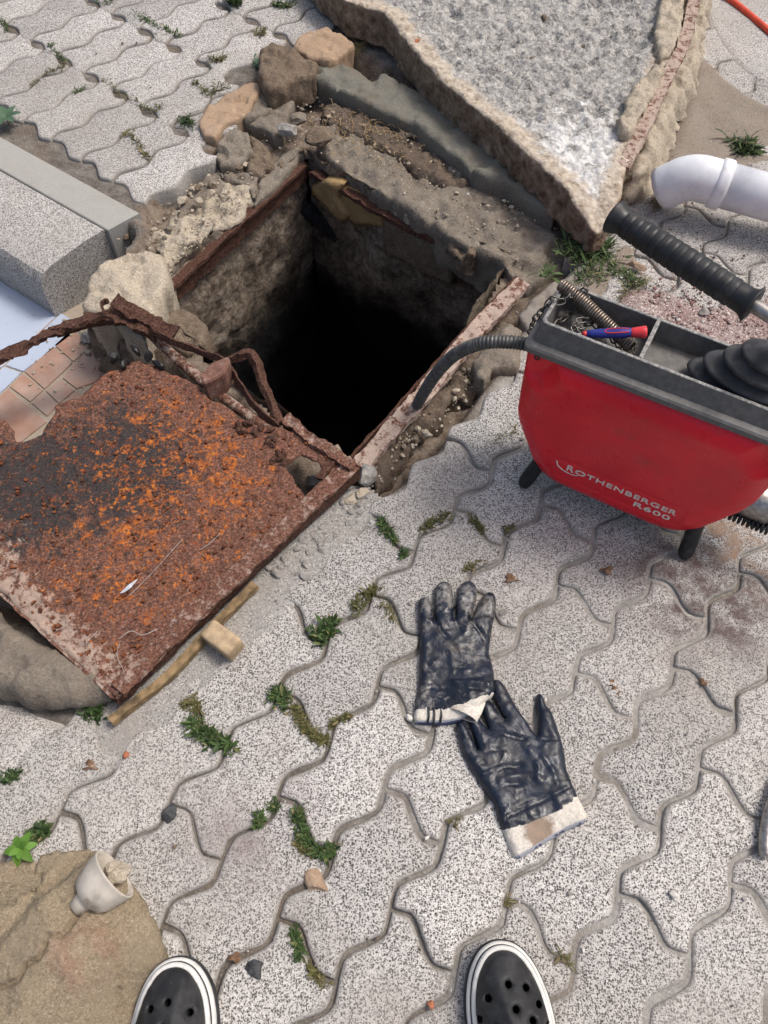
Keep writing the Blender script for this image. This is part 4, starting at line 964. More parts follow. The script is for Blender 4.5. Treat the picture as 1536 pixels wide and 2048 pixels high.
bar('thin_strip', P3([(300, 660, .055), (345, 684, .05), (400, 704, .05), (446, 722, .05), (474, 760, .045), (500, 800, .04), (524, 828, .035), (556, 856, .03)]), .0045, .015, 'rust_bar', lid, 60, .004, up=(.3, .2, .93))
strap = bar('rim_strap', P3([(-160, 800, .0), (-60, 748, .01), (10, 712, .03), (70, 682, .042), (130, 655, .052), (190, 632, .058), (240, 632, .055), (290, 648, .05), (318, 668, .04)]), .046, .008, 'rust_bar', lid, 90, .014, up=(-.35, .25, .9))
bar('rim_strap', P3([(110, 664, .035), (170, 646, .04), (220, 640, .04), (262, 648, .035), (304, 664, .03)]), .006, .032, 'rust_red', lid, 44, .005, up=(.0, -.25, .97))
bar('thin_strip', P3([(214, 640, .06), (207, 622, .075), (204, 608, .082), (214, 602, .083), (217, 606, .08)]), .005, .009, 'rust_bar', lid, 20, .004)
bar('thin_strip', P3([(228, 598, .085), (262, 620, .075), (300, 640, .066), (350, 668, .055)]), .030, .006, 'rust_bar', lid, 34, .009, up=(.3, -.5, .8))
mb = MB()
for px_ in ((230, 722), (273, 708), (300, 718), (318, 735), (250, 735)):   # curled dark scraps at the torn corner
    p = at(*px_, LZ); Vr, Fr = rock_geo(p, [.016, .007, .012], .8, rng.rand()*90, 2, rng.rand()*6); mb.add(Vr, Fr)
o = mb.build('torn_scraps', M['black_plastic'], lid, smooth=False)
for k, (px_, s_) in enumerate((((560, 920), 5), ((490, 855), 4), ((520, 862), 4), ((545, 880), 3))):
    mb = MB()
    for q in range(5):
        p = at(px_[0]+rng.normal(0, 10), px_[1]+rng.normal(0, 6), LZ); Vr, Fr = rock_geo(p, [.012, .006, .008], .8, rng.rand()*90, 2, rng.rand()*6); mb.add(Vr, Fr)
    mb.build('rust_scale', M['rust_bar'], lid, smooth=False)
# pieces on and under the cover
tag(bar('wooden_lath', P3([(222, 1442, .010), (340, 1350, .011), (420, 1262, .012), (510, 1170, .012)]), .014, .014, 'wood', None, 40, .004), 'stained wooden lath wedged under the near edge of the rusty cover', 'wooden lath')
p = at(450, 1290, .0); ang = math.atan2(*(np.array(at(487, 1287, 0)[:2])-np.array(at(433, 1247, 0)[:2]))[::-1])
V, F = box_geo((p.x, p.y, .020), .060, .034, .040, Matrix.Rotation(ang, 4, 'Z') @ Matrix.Rotation(.06, 4, 'X'), .005); V = V+np.c_[fbm(V, 60, 3, 3), fbm(V, 60, 3, 4), fbm(V, 60, 3, 5)]*.002
tag(mesh('wood_block', V, F, M['wood_block']), 'small tan wooden block beside the lath', 'wood block')
gs = [((181, 686), .022, TZ, 'stone_grey', 'grey rounded stone on the terracotta tiles'), ((222, 690), .022, TZ, 'brown_concrete', 'brown stone lump beside the grey stone on the tiles'), ((250, 690), .018, -.12, 'pale_concrete', 'pale mortar lump by the torn edge of the rusty cover'), ((630, 968), .016, -.045, 'stone_grey', 'grey stone lying under the hole in the rusty cover')]
for px_, r_, z_, m_, lab in gs:
    tag(rock('stone', at(*px_, z_), [r_*1.2, r_, r_*.8], M[m_], None, seed=rng.rand()*90, sub=3, rot=rng.rand()*6, amp=.5), lab, 'stone')
rb = MB()
for k in range(260):
    x, y = rng.normal(265, 48), rng.normal(690, 22)
    p = at(x, y, TZ+rng.uniform(0, .02)); r_ = abs(rng.normal(0, .005))+.0015; Vr, Fr = rock_geo(p, r_, .8, rng.rand()*90, 1, rng.rand()*6); rb.add(Vr, Fr)
for k in range(120):
    x, y = rng.uniform(60, 260), rng.uniform(640, 800)
    p = at(x, y, TZ); r_ = abs(rng.normal(0, .0022))+.0008; Vr, Fr = rock_geo(p, r_, .6, rng.rand()*90, 1, rng.rand()*6); rb.add(Vr, Fr)
tag(rb.build('rubble_crumbs', M['pale_concrete'], None, smooth=False), 'mortar crumbs scattered on the patio tiles', None, None, 'stuff')
chunk('rubble_heap', [(196, 715), (215, 672), (260, 655), (300, 660), (322, 700), (300, 740), (250, 745)], TZ+.045, TZ-.02, 'brown_concrete', None, 'heap of crumbled mortar under the bent strap', 'rubble heap', 0, None, res=.006, amp=.024, nscale=30, bevel=.04, edge_jit=.01)
# bits caught on the sheet
tag(tube('root_thread', spline(P3([(258, 1192, LZ+.008), (300, 1150, LZ+.010), (365, 1078, LZ+.009)]), 10), .00045, M['cobweb'], None, 5), 'pale thread stretched over the rusty cover', 'thread')
tag(tube('root_thread', spline(P3([(238, 1278, LZ+.008), (262, 1262, LZ+.012), (285, 1270, LZ+.010), (315, 1258, LZ+.008)]), 8), .0007, M['cobweb'], None, 5), 'short curled pale root near the near corner of the rusty cover', 'root')
tag(tube('root_thread', spline(P3([(240, 1285, LZ+.008), (234, 1310, LZ+.009), (246, 1338, LZ+.008)]), 8), .00045, M['cobweb'], None, 5), 'thin hanging root below the curled root on the cover', 'root')
tag(tube('root_thread', spline(P3([(398, 1100, LZ+.009), (415, 1090, LZ+.011), (440, 1068, LZ+.009)]), 8), .0005, M['cobweb'], None, 5), 'short pale root in the middle of the rusty cover', 'root')
tag(tube('root_thread', spline(P3([(150, 1284, LZ+.008), (170, 1286, LZ+.009), (195, 1262, LZ+.008)]), 8), .00045, M['cobweb'], None, 5), 'short pale root left of the curled root on the cover', 'root')
pf = P3([(240, 1186, LZ+.010), (256, 1170, LZ+.013), (276, 1157, LZ+.012), (261, 1176, LZ+.015), (248, 1185, LZ+.012)])
mesh_o = mesh('plastic_shred', np.vstack([pf, pf-np.array([0, 0, .001])]), [[0, 1, 3], [0, 3, 4], [1, 2, 3], [8, 6, 5], [9, 8, 5], [8, 7, 6]], M['film'], None, smooth=False); tag(mesh_o, 'torn shred of clear plastic on the rusty cover', 'plastic shred')

# kerb block at the left edge, boulder with the cut funnel
chunk('kerb_block', [(-260, 1100), (-100, 1130), (0, 1240), (60, 1268), (118, 1298), (170, 1330), (215, 1362), (205, 1385), (150, 1402), (90, 1405), (0, 1378), (-120, 1340), (-260, 1290)], .052, -.02, 'grey_concrete', None, 'rough grey concrete block poking from under the rusty cover', 'concrete block', 0, None, res=.006, amp=.016, nscale=22, bevel=.05, edge_jit=.008, facet=(.06, .009))
BZ = .055
bpoly = [(-140, 1700), (-40, 1720), (60, 1712), (120, 1695), (180, 1692), (215, 1712), (262, 1765), (298, 1830), (325, 1895), (332, 1930), (300, 1985), (268, 2080), (250, 2300), (-140, 2300)]
bo = P2(bpoly, BZ*.5); bo = bo if .5*np.sum(bo[:, 0]*np.roll(bo[:, 1], -1)-np.roll(bo[:, 0], -1)*bo[:, 1]) > 0 else bo[::-1]
ck = P2([(-60, 1990), (0, 1980), (38, 1965), (62, 1930), (85, 1912), (105, 1872), (132, 1868), (150, 1832)], BZ)
ck2 = P2([(-80, 1905), (0, 1880), (60, 1800), (110, 1740), (150, 1700)], BZ)
def boulder_z(p):
    d = sdf(p, bo); z = BZ*sstep(-.01, .11, d)+.012
    c_ = resample(ck, .006, closed=False); c_ = c_+np.c_[fbm(xy0(c_), 60, 3, 2), fbm(xy0(c_), 60, 3, 3)]*.008
    z = z-.013*np.exp(-(dist(p, c_, False)/.0028)**2)
    c2 = resample(ck2, .01, closed=False); c2 = c2+np.c_[fbm(xy0(c2), 30, 3, 2), fbm(xy0(c2), 30, 3, 3)]*.012
    return z-.012*np.exp(-(dist(p, c2, False)/.010)**2)
b_o = tag(slab('boulder', bo, boulder_z, -.03, M['boulder'], None, res=.0032, amp=.012, nscale=20, bevel=.008, edge_jit=.006, octv=7, facet=(.075, .010)), 'ochre cracked boulder with a reddish stain beside the left clog', 'boulder')
# ------------------------------------------------------------------ red drain cleaning machine
MO = np.array([.258, .764, 0]); MA = np.array([.879, -.476, 0]); MB_ = np.array([.476, .879, 0]); MZ = np.array([0, 0, 1.0])
def mw(p): p = np.atleast_2d(np.asarray(p, float)); return MO+p[:, :1]*MA+p[:, 1:2]*MB_+p[:, 2:3]*MZ
MOAT = lambda px, py, z: (lambda q: ((q-MO)@MA, (q-MO)@MB_, z))(np.array(at(px, py, z)[:]))
mach = empty('drain_machine', tuple(mw((.148, .065, 0))[0]), 'red and grey drain cleaning machine with a black ribbed lever handle, standing on the paving', 'drain machine')
def mm(name, V, F, mat, parent=mach, **k): return mesh(name, mw(V), F, mat, parent, **k)
cov = np.array([(-.053, .336), (-.050, .25), (-.047, .190), (-.040, .165), (-.002, .084), (.024, .056), (.046, .045), (.075, .043), (.148, .044), (.222, .043), (.252, .046), (.276, .057), (.300, .086), (.336, .167), (.343, .195), (.346, .25), (.350, .336)])[::1]
if .5*np.sum(cov[:, 0]*np.roll(cov[:, 1], -1)-np.roll(cov[:, 0], -1)*cov[:, 1]) < 0: cov = cov[::-1]
covs = smooth_poly(resample(cov, .012), 1)
def cover(side):
    out = resample(covs, .004); vo, fo = cdt_geo(out, .0042, jitter=.1)
    d = dist(vo, out); d2 = np.minimum(d, np.hypot(vo[:, 0]+.050, vo[:, 1]-.330)-.040); d2 = np.minimum(d2, np.hypot(vo[:, 0]-.346, vo[:, 1]-.330)-.040)
    t = np.clip(d2/.034, 0, 1); h = .003+.018*(.82*(1-(1-t)**1.35)+.18*np.sqrt(np.maximum(0, 1-(1-t)**2))); t2 = np.clip(d/.004, 0, 1); h = h*np.sqrt(np.maximum(0, 1-(1-t2)**2))+.0005
    h = h+.0012*fbm(xy0(vo), 14, 2, 3)
    if side < 0:
        bx0, bx1, bz0, bz1 = .030, .263, .089, .137
        dd = np.minimum(np.minimum(vo[:, 0]-bx0, bx1-vo[:, 0]), np.minimum(vo[:, 1]-bz0, bz1-vo[:, 1])); h = h-.0016*np.exp(-(dd/.0022)**2)-.0006*(dd > 0)
    y0 = .010 if side < 0 else .122
    n = len(vo); V = np.vstack([np.c_[vo[:, 0], y0+side*h, vo[:, 1]], np.c_[out[:, 0], np.full(len(out), y0+.004*(-side)), out[:, 1]]])
    F = [f if side < 0 else f[::-1] for f in fo]
    F = [f if (np.cross(vo[f[1]]-vo[f[0]], vo[f[2]]-vo[f[0]]) > 0) == (side < 0) else f[::-1] for f in fo]
    m = len(out)
    for k in range(m):
        k2 = (k+1) % m; q = [k, n+k, n+k2, k2]; F.append(q if side < 0 else q[::-1])
    return mm('side_cover', V, F, M['red_plastic'])
fc = cover(-1); bc = cover(1)
def front_y(x, z):
    return -.0119
# body core between the covers
core = resample(cov*np.array([.97, .97])+np.array([.004, .006]), .03); n_ = len(core)
V = np.vstack([np.c_[core[:, 0], np.full(n_, .009), core[:, 1]], np.c_[core[:, 0], np.full(n_, .123), core[:, 1]]])
mm('body', V, [[i, (i+1) % n_, n_+(i+1) % n_, n_+i] for i in range(n_)]+[list(range(n_))[::-1], [n_+i for i in range(n_)]], M['tray_grey'], smooth=False)
for bx in (-.036, .332):
    V, F = lathe_geo([(.0055, 0), (.0055, .002), (.0045, .003), (.0025, .003), (.0022, .0015)], 14); V = np.c_[V[:, 0], -V[:, 2], V[:, 1]]+np.array([bx, .008, .322]); mm('bolt', V, F, M['black_plastic'])
# tray: flange, sloping wall, rim, compartments
def rrect(x0, x1, y0, y1, r, z, k=5):
    P = []
    for cx, cy, a0 in ((x1-r, y1-r, 0), (x0+r, y1-r, 90), (x0+r, y0+r, 180), (x1-r, y0+r, 270)):
        for q in range(k): a_ = math.radians(a0+90*q/(k-1)); P.append((cx+r*math.cos(a_), cy+r*math.sin(a_), z))
    return np.array(P)
def zr(P, dz):   # the rim sits a little lower behind the divider
    P = P.copy(); P[:, 2] += dz*sstep(.105, .135, P[:, 0]); return P
rings = [rrect(-.060, .358, -.002, .134, .012, .334), rrect(-.060, .358, -.002, .134, .012, .343), rrect(-.057, .355, .001, .131, .011, .346), rrect(-.052, .350, .010, .122, .010, .348),
         zr(rrect(-.047, .345, .019, .113, .009, .376), -.006), zr(rrect(-.0462, .3442, .0198, .1122, .009, .3788), -.006)]
nr = len(rings[0]); mb = MB()
mb.add(np.vstack(rings), [[i*nr+k, i*nr+(k+1) % nr, (i+1)*nr+(k+1) % nr, (i+1)*nr+k] for i in range(len(rings)-1) for k in range(nr)])
sharp(mm('tray', np.vstack(mb.v), mb.f, M['tray_grey']), 30)
rr_ = [zr(rrect(-.0462, .3442, .0198, .1122, .009, .3788), -.006), zr(rrect(-.0455, .3435, .0205, .1115, .009, .3795), -.006), zr(rrect(-.0415, .3395, .0245, .1075, .006, .3795), -.006), zr(rrect(-.0408, .3388, .0252, .1068, .006, .3785), -.006)]
sharp(mm('tray_rim', np.vstack(rr_), [[i*nr+k, i*nr+(k+1) % nr, (i+1)*nr+(k+1) % nr, (i+1)*nr+k] for i in range(3) for k in range(nr)], M['tray_rim']), 40)
ri = [zr(rrect(-.0408, .3388, .0252, .1068, .006, .3785), -.006), rrect(-.037, .335, .029, .103, .006, .340)]
sharp(mm('tray_well', np.vstack(ri), [[k, (k+1) % nr, nr+(k+1) % nr, nr+k] for k in range(nr)]+[[nr+k for k in range(nr)]], M['tray_grey']), 30)
V, F = box_geo((.103, .066, .3585), .006, .0822, .038, None, .001); mm('divider', V, F, M['tray_rim'], smooth=False)
# legs with rubber feet
for (x0, y0, x1, y1) in ((.022, .035, .000, .002), (.290, .035, .302, .000), (.022, .097, .000, .132), (.290, .097, .302, .132)):
    p = np.array([(x0, y0, .105), (x0*.6+x1*.4, y0*.6+y1*.4, .067), (x1*.9+x0*.1, y1*.9+y0*.1, .022), (x1, y1, .012), (x1-.0006, y1-.001, .006), (x1, y1, .001)])
    V, F = tube_geo(p, [.0115, .0128, .0135, .0130, .0105, .004], 16); mm('leg', V, F, M['rubber'])
# lettering on the front
def lettering(txt, x0, x1, zb, h, name):
    cu = bpy.data.curves.new(name, 'FONT'); cu.body = txt; cu.size = 1.0; cu.extrude = .03; cu.offset = .012; cu.space_character = 1.12
    to = bpy.data.objects.new(name+'_src', cu); COL.objects.link(to); bpy.context.view_layer.update()
    me = bpy.data.meshes.new_from_object(to.evaluated_get(bpy.context.evaluated_depsgraph_get()))
    V = np.array([v.co[:] for v in me.vertices]); F = [list(p.vertices) for p in me.polygons]
    bpy.data.objects.remove(to); bpy.data.curves.remove(cu)
    V = V-np.array([V[:, 0].min(), V[:, 1].min(), 0]); sx = (x1-x0)/V[:, 0].max(); sy = h/V[:, 1].max()
    L = np.c_[x0+V[:, 0]*sx, front_y(0, 0)+.0004-V[:, 2]*.02, zb+V[:, 1]*sy]
    return mm(name, L, F, M['letter_white'], smooth=False)
lettering('R', .063, .0755, .1135, .0150, 'lettering')
lettering('OTHENBERGE', .078, .238, .1140, .0118, 'lettering')
lettering('R', .2405, .2525, .1140, .0125, 'lettering')
lettering('R600', .186, .2475, .0945, .0125, 'lettering')
sw = spline([(.043, front_y(0, 0)-.0003, .128), (.048, front_y(0, 0)-.0003, .117), (.060, front_y(0, 0)-.0003, .110), (.074, front_y(0, 0)-.0003, .1085), (.085, front_y(0, 0)-.0003, .112)], 8)
V, F = tube_geo(sw, .0013*np.linspace(1.1, .5, len(sw)), 6); mm('logo_arc', V, F, M['letter_white'])
# bellows boot
bel = empty('bellows', tuple(mw((.245, .066, .36))[0])); bel.parent = mach; bel.location = bel.location-WL['drain_machine']; WL['bellows'] = Vector(mw((.245, .066, .36))[0])
specs = [(.243, .066, .350, .079, .036), (.248, .066, .372, .068, .037), (.254, .067, .394, .054, .034), (.258, .069, .414, .041, .029)]
for cx, cy, cz, rx, ry in specs:
    prof = [(.55, -.012), (.97, -.003), (1.0, 0), (.985, .0032), (.93, .0045), (.55, .013), (.40, .018)]
    V, F = lathe_geo(prof, 40); V = np.c_[V[:, 0]*rx, V[:, 1]*ry, V[:, 2]]; tl = .22; V[:, 2] += -V[:, 0]*.10; V = V+np.array([cx, cy, cz]); mm('fold', V, F, M['rubber_grey'], bel)
knee = MOAT(1566, 672, .520); g_end = MOAT(1508, 612, .540); g_tip = MOAT(1226, 432, .548)
ga = np.array(g_tip)-np.array(g_end); gl = np.linalg.norm(ga); ga /= gl
lev = empty('lever', tuple(mw((.256, .070, .42))[0])); lev.parent = mach; lev.location = lev.location-WL['drain_machine']; WL['lever'] = Vector(mw((.256, .070, .42))[0])
V, F = tube_geo(spline([(.258, .070, .400), (.262, .072, .440), (.268, .066, .485)], 8), .0105, 16); mm('shaft', V, F, M['rubber_grey'], lev)
pth = spline([(.268, .066, .470), tuple(np.array(knee)*.75+np.array((.268, .066, .470))*.25), tuple(np.array(g_end)-ga*.030), tuple(np.array(g_end)+ga*.01)], 10)
V, F = tube_geo(pth, .0085, 16); mm('rod', V, F, M['steel'], lev)
nseg = 150; tt = np.linspace(0, 1, nseg); rad = np.zeros(nseg)
for i, t in enumerate(tt):
    s_ = t*gl
    base = .0172+.0012*math.sin(math.pi*min(1, max(0, (t-.05)/.8)))
    if s_ < .026: r_ = .0165+.0050*math.exp(-((s_-.001)/.006)**2)
    elif t > .90: r_ = .0150+.0065*sstep(.90, .995, np.array(t))
    else:
        k = ((s_-.026)/.0108) % 1.0; r_ = base-.0022*math.exp(-((k-.04)/.10)**2)-.0008*k
    rad[i] = r_
rad[0] *= .8; rad[-1] *= .86
path = np.array(g_end)+ga*(tt*gl)[:, None]
V, F = tube_geo(path, rad, 28); mm('grip', V, F, M['rubber'], lev)
# end bracket and tail spring on the right
V, F = lathe_geo([(.030, 0), (.034, .004), (.034, .05), (.028, .055)], 24); V = np.c_[V[:, 2], V[:, 0], V[:, 1]]+np.array([.335, .075, .125]); mm('motor_cap', V, F, M['steel'])
def helix(axis, r, turns, per=14, wire=.0015, n=6):
    axis = spline(axis, 30); L = np.r_[0, np.cumsum(np.linalg.norm(np.diff(axis, axis=0), axis=1))]; m = int(turns*per); s_ = np.linspace(0, L[-1], m)
    c = np.stack([np.interp(s_, L, axis[:, k]) for k in range(3)], 1); T = np.gradient(c, axis=0); T /= np.linalg.norm(T, axis=1)[:, None]
    u = np.array([0, 0, 1.0])-T*T[:, 2:3]; u /= np.linalg.norm(u, axis=1)[:, None]; v = np.cross(T, u); a_ = np.arange(m)*2*np.pi/per
    return tube_geo(c+r*(np.cos(a_)[:, None]*u+np.sin(a_)[:, None]*v), wire, n)
V, F = helix([(.318, .05, .095), (.360, .048, .098), (.42, .045, .10), (.50, .05, .06)], .0095, 26, 12, .0024); mm('tail_spring', V, F, M['rubber'])
# drive spiral hose into the pit
hp = spline(P3([(1062, 690, .282), (1020, 684, .282), (965, 686, .268), (915, 706, .222), (880, 738, .158), (852, 778, .078), (832, 815, -.005), (815, 855, -.13), (800, 900, -.35), (795, 940, -.6)]), 60)
Ls = np.r_[0, np.cumsum(np.linalg.norm(np.diff(hp, axis=0), axis=1))]; s2 = np.linspace(0, Ls[-1], 1500); hp2 = np.stack([np.interp(s2, Ls, hp[:, k]) for k in range(3)], 1)
tag(tube('spiral_hose', hp2, .0098+.0017*np.abs(np.sin(s2/.0058*np.pi)), M['hose_grey'], None, 14), 'ribbed grey spiral hose running from the machine down into the pit', 'hose')
# chain, spring and screwdriver lying in the tray
def link_mesh():
    L, Wd, r = .0075, .0042, .0013; pth = []
    for a_ in np.linspace(-90, 90, 8): pth.append((L-Wd+Wd*math.cos(math.radians(a_)), Wd*math.sin(math.radians(a_)), 0))
    for a_ in np.linspace(90, 270, 8): pth.append((-(L-Wd)+Wd*math.cos(math.radians(a_)), Wd*math.sin(math.radians(a_)), 0))
    pth = np.array(pth); m = len(pth); V = []; F = []; n = 6
    for i in range(m):
        T = pth[(i+1) % m]-pth[i-1]; T /= np.linalg.norm(T); s_ = np.cross(T, [0, 0, 1])
        for k in range(n): a_ = 2*np.pi*k/n; V.append(pth[i]+r*(math.cos(a_)*s_+math.sin(a_)*np.array([0, 0, 1])))
    for i in range(m):
        for k in range(n): F.append([i*n+k, i*n+(k+1) % n, ((i+1) % m)*n+(k+1) % n, ((i+1) % m)*n+k])
    me = bpy.data.meshes.new('link'); me.from_pydata([tuple(v) for v in V], [], F); me.materials.append(M['steel_dark']); me.polygons.foreach_set('use_smooth', np.ones(len(me.polygons), dtype=bool)); return me
LM = link_mesh()
chain = empty('chain', tuple(mw((0, .06, .35))[0]), 'dark steel chain piled in the tray and hanging over its left end', 'chain')
cp = spline([(-.066, .066, .285), (-.067, .060, .31), (-.066, .058, .335), (-.058, .060, .36), (-.048, .066, .383), (-.036, .072, .378), (-.028, .082, .384), (-.020, .094, .389), (-.012, .108, .388), (-.006, .098, .372), (-.018, .080, .356), (-.030, .050, .352), (-.012, .040, .353), (.004, .060, .358), (.022, .076, .356), (.034, .060, .352), (.018, .042, .354), (-.006, .052, .364), (.012, .072, .366), (.034, .082, .360), (.052, .068, .354), (.066, .052, .350), (.078, .040, .350), (.088, .060, .350), (.070, .088, .352)], 16)
Lc = np.r_[0, np.cumsum(np.linalg.norm(np.diff(cp, axis=0), axis=1))]; nl = int(Lc[-1]/.0112); sc_ = (np.arange(nl)+.5)*.0112
for i, s_ in enumerate(sc_):
    p = np.array([np.interp(s_, Lc, cp[:, k]) for k in range(3)]); q = np.array([np.interp(s_+.003, Lc, cp[:, k]) for k in range(3)])
    T = Vector(mw(q)[0]-mw(p)[0]).normalized(); R = T.to_track_quat('X', 'Z').to_matrix().to_4x4() @ Matrix.Rotation(math.radians(90*(i % 2)+rng.normal(0, 12)+25), 4, 'X')
    o = bpy.data.objects.new('link', LM); COL.objects.link(o); o.parent = chain; o.matrix_local = Matrix.Translation(Vector(mw(p)[0])-WL['chain']) @ R
V, F = helix([(-.048, .098, .386), (-.010, .088, .379), (.035, .072, .370), (.084, .056, .358)], .0083, 34, 12, .0020)
tag(mesh('spring_tool', mw(V), F, M['spring_steel']), 'brownish coil spring attachment leaning in the tray among the chain', 'spring')
sda, sdb = np.array(MOAT(1172, 668, .374)), np.array(MOAT(1294, 664, .388)); sdd = (sdb-sda); sl = np.linalg.norm(sdd); sdd /= sl
drv = empty('screwdriver', tuple(mw(sda*.5+sdb*.5)[0]), 'screwdriver with a blue and red handle lying across the tray', 'screwdriver')
def along_sd(ts, rs, mat, name, n=18):
    V, F = tube_geo(sda+sdd*(np.array(ts)*sl)[:, None], np.array(rs), n); mm(name, V, F, M[mat], drv)
along_sd([0, .03, .10, .2, .35, .5, .62, .72, .74], [.003, .0052, .006, .0066, .0072, .0078, .0078, .0068, .0066], 'handle_blue', 'handle')
along_sd([.735, .75, .80, .90, .965, .99, 1.0], [.006, .0068, .0070, .0082, .0090, .0082, .006], 'handle_red', 'end_cap')
along_sd([-.06, -.04, .0, .015], [.003, .0042, .0045, .003], 'handle_red', 'collar')
along_sd([-.45, -.05], [.0016, .0016], 'steel', 'shank', 8)
up_ = np.array([-.2, -.35, .9]); side_ = np.cross(sdd, up_); side_ /= np.linalg.norm(side_); up2 = np.cross(side_, sdd)
for sg in (1, -1):
    pp = [sda+sdd*sl*t+up2*r_*.92+side_*sg*w_ for t, r_, w_ in ((.30, .0068, .0008), (.38, .0073, .0032), (.55, .0078, .0034), (.70, .0072, .0026))]
    V, F = tube_geo(spline(np.array(pp), 6), .0009, 6); mm('grip_inlay', V, F, M['handle_red'], drv)
# ------------------------------------------------------------------ work gloves
def cross_glove(name, px, zt, mat, label, cuffline, hemline, creases, bumps, stain_c, h0=.017):
    poly = P2(px, .012); poly = poly if .5*np.sum(poly[:, 0]*np.roll(poly[:, 1], -1)-np.roll(poly[:, 0], -1)*poly[:, 1]) > 0 else poly[::-1]
    out = resample(smooth_poly(poly, 1), .004)
    cl = [(resample(P2(c, .018), .004, False), d_, w_) for c, d_, w_ in creases]
    cuff = P2(cuffline, .015); hem = P2(hemline, .012)
    cd = np.array([cuff[-1]-cuff[0]])[0]; cn = np.array([cd[1], -cd[0]]); cn /= np.linalg.norm(cn)
    def top(p):
        z = np.full(len(p), h0)+zt(p)
        z = z+fbm(xy0(p), 32, 3, 3)*.0035
        rid = 1-np.abs(fbm(xy0(p)*np.array([1, 1, 1]), 42, 3, 7))*2.2; z = z+np.maximum(0, rid-.35)*.0035
        for c, d_, w_ in cl: z = z+d_*np.exp(-(dist(p, c, False)/w_)**2)
        return z
    V, F, E = slab_geo(out, top, .0008, res=.0036, amp=.0008, nscale=90, bevel=.0125, edge_jit=.0006)
    p = V[:, :2]
    # signed distance past the edge of the rubber dip, towards the hem
    dd = dist(p, cuff, False)
    a_ = []
    for q in p:
        i = np.argmin(np.hypot(*(cuff-q).T)); a_.append((q-cuff[i])@cn)
    sg = np.array(a_); sg = np.where(np.sign((hem.mean(0)-cuff.mean(0))@cn) > 0, sg, -sg)
    cuffa = np.where(sg > 0, dd, -dd)
    hema = np.where(cuffa > .006, dist(p, hem, False), 1.0)
    sca = np.clip(.42+.5*sum(np.exp(-(((p-np.array(at(*c, .015)[:2]))**2).sum(1))/r_**2) for c, r_ in bumps), 0, 1)
    st = np.exp(-((p-np.array(at(*stain_c, .015)[:2]))**2).sum(1)/.030**2)
    return tag(mesh(name, V, F, M[mat], None, attrs={'cuff': cuffa, 'hem': hema, 'scuff': sca, 'stain': st}), label, 'work glove', 'pair of navy work gloves')
g2px = [(992, 1357), (983, 1362), (982, 1376), (990, 1400), (1000, 1420), (1014, 1440), (1003, 1431), (985, 1404), (968, 1386), (955, 1382), (950, 1394), (958, 1412), (968, 1435), (980, 1459), (969, 1449), (950, 1425), (938, 1417), (931, 1427), (940, 1450), (950, 1478), (959, 1503), (947, 1482), (935, 1454), (922, 1440), (912, 1448), (918, 1475), (924, 1498), (935, 1522), (945, 1541), (951, 1548), (964, 1569), (977, 1588), (992, 1612), (1000, 1645), (1006, 1659), (1017, 1689), (1031, 1722), (1063, 1704), (1095, 1683), (1138, 1659), (1180, 1641), (1166, 1611), (1155, 1589), (1140, 1557), (1133, 1533), (1129, 1499), (1121, 1469), (1112, 1443), (1101, 1417), (1092, 1408), (1089, 1396), (1083, 1385), (1076, 1386), (1073, 1393), (1075, 1412), (1078, 1437), (1077, 1460), (1074, 1473), (1065, 1460), (1052, 1441), (1039, 1422), (1026, 1398), (1013, 1374), (1003, 1361)]
cross_glove('work_glove', g2px, lambda p: -.004*sstep(at(0, 1620, 0)[1], at(0, 1700, 0)[1], p[:, 1]), 'glove_clean', 'navy work glove lying palm up with a stained cream cuff, fingers under the other glove',
            [(1000, 1660), (1020, 1656), (1045, 1650), (1073, 1640), (1100, 1629), (1116, 1622), (1135, 1608), (1160, 1588)], [(1017, 1722), (1031, 1719), (1063, 1701), (1095, 1680), (1138, 1656), (1184, 1638)],
            [([(1009, 1634), (1070, 1608), (1144, 1570)], -.0035, .0025), ([(1005, 1622), (1050, 1602), (1098, 1585)], -.002, .003), ([(958, 1552), (1000, 1534), (1040, 1530)], -.0035, .003), ([(1074, 1475), (1095, 1478), (1120, 1476)], -.003, .003), ([(1060, 1500), (1075, 1530), (1076, 1560)], .003, .004), ([(985, 1462), (1020, 1470), (1050, 1478)], -.003, .003), ([(955, 1510), (985, 1500), (1010, 1496)], -.0025, .003), ([(1085, 1510), (1110, 1550), (1115, 1570)], .003, .004), ([(965, 1455), (988, 1470)], -.004, .002), ([(1000, 1560), (1050, 1545), (1090, 1560)], .002, .004), ([(975, 1585), (1010, 1570), (1040, 1566)], -.0022, .003)],
            [((935, 1490), .018), ((1000, 1440), .02)], (1080, 1662))
g1px = [(827, 1444), (829, 1414), (838, 1370), (840, 1322), (840, 1286), (838, 1244), (836, 1207), (839, 1197), (848, 1192), (858, 1197), (864, 1212), (868, 1234), (871, 1243), (872, 1234), (869, 1206), (868, 1183), (874, 1168), (888, 1161), (901, 1168), (906, 1184), (907, 1213), (907, 1232), (909, 1239), (912, 1231), (913, 1203), (916, 1180), (925, 1165), (938, 1161), (950, 1167), (955, 1182), (951, 1204), (946, 1223), (941, 1238), (947, 1232), (955, 1212), (967, 1190), (977, 1182), (988, 1186), (993, 1199), (990, 1227), (985, 1253), (980, 1286), (978, 1307), (984, 1322), (988, 1348), (989, 1377), (986, 1394), (970, 1404), (948, 1431), (925, 1441), (898, 1447), (852, 1446)]
g1c = np.array(at(955, 1395, .02)[:2])
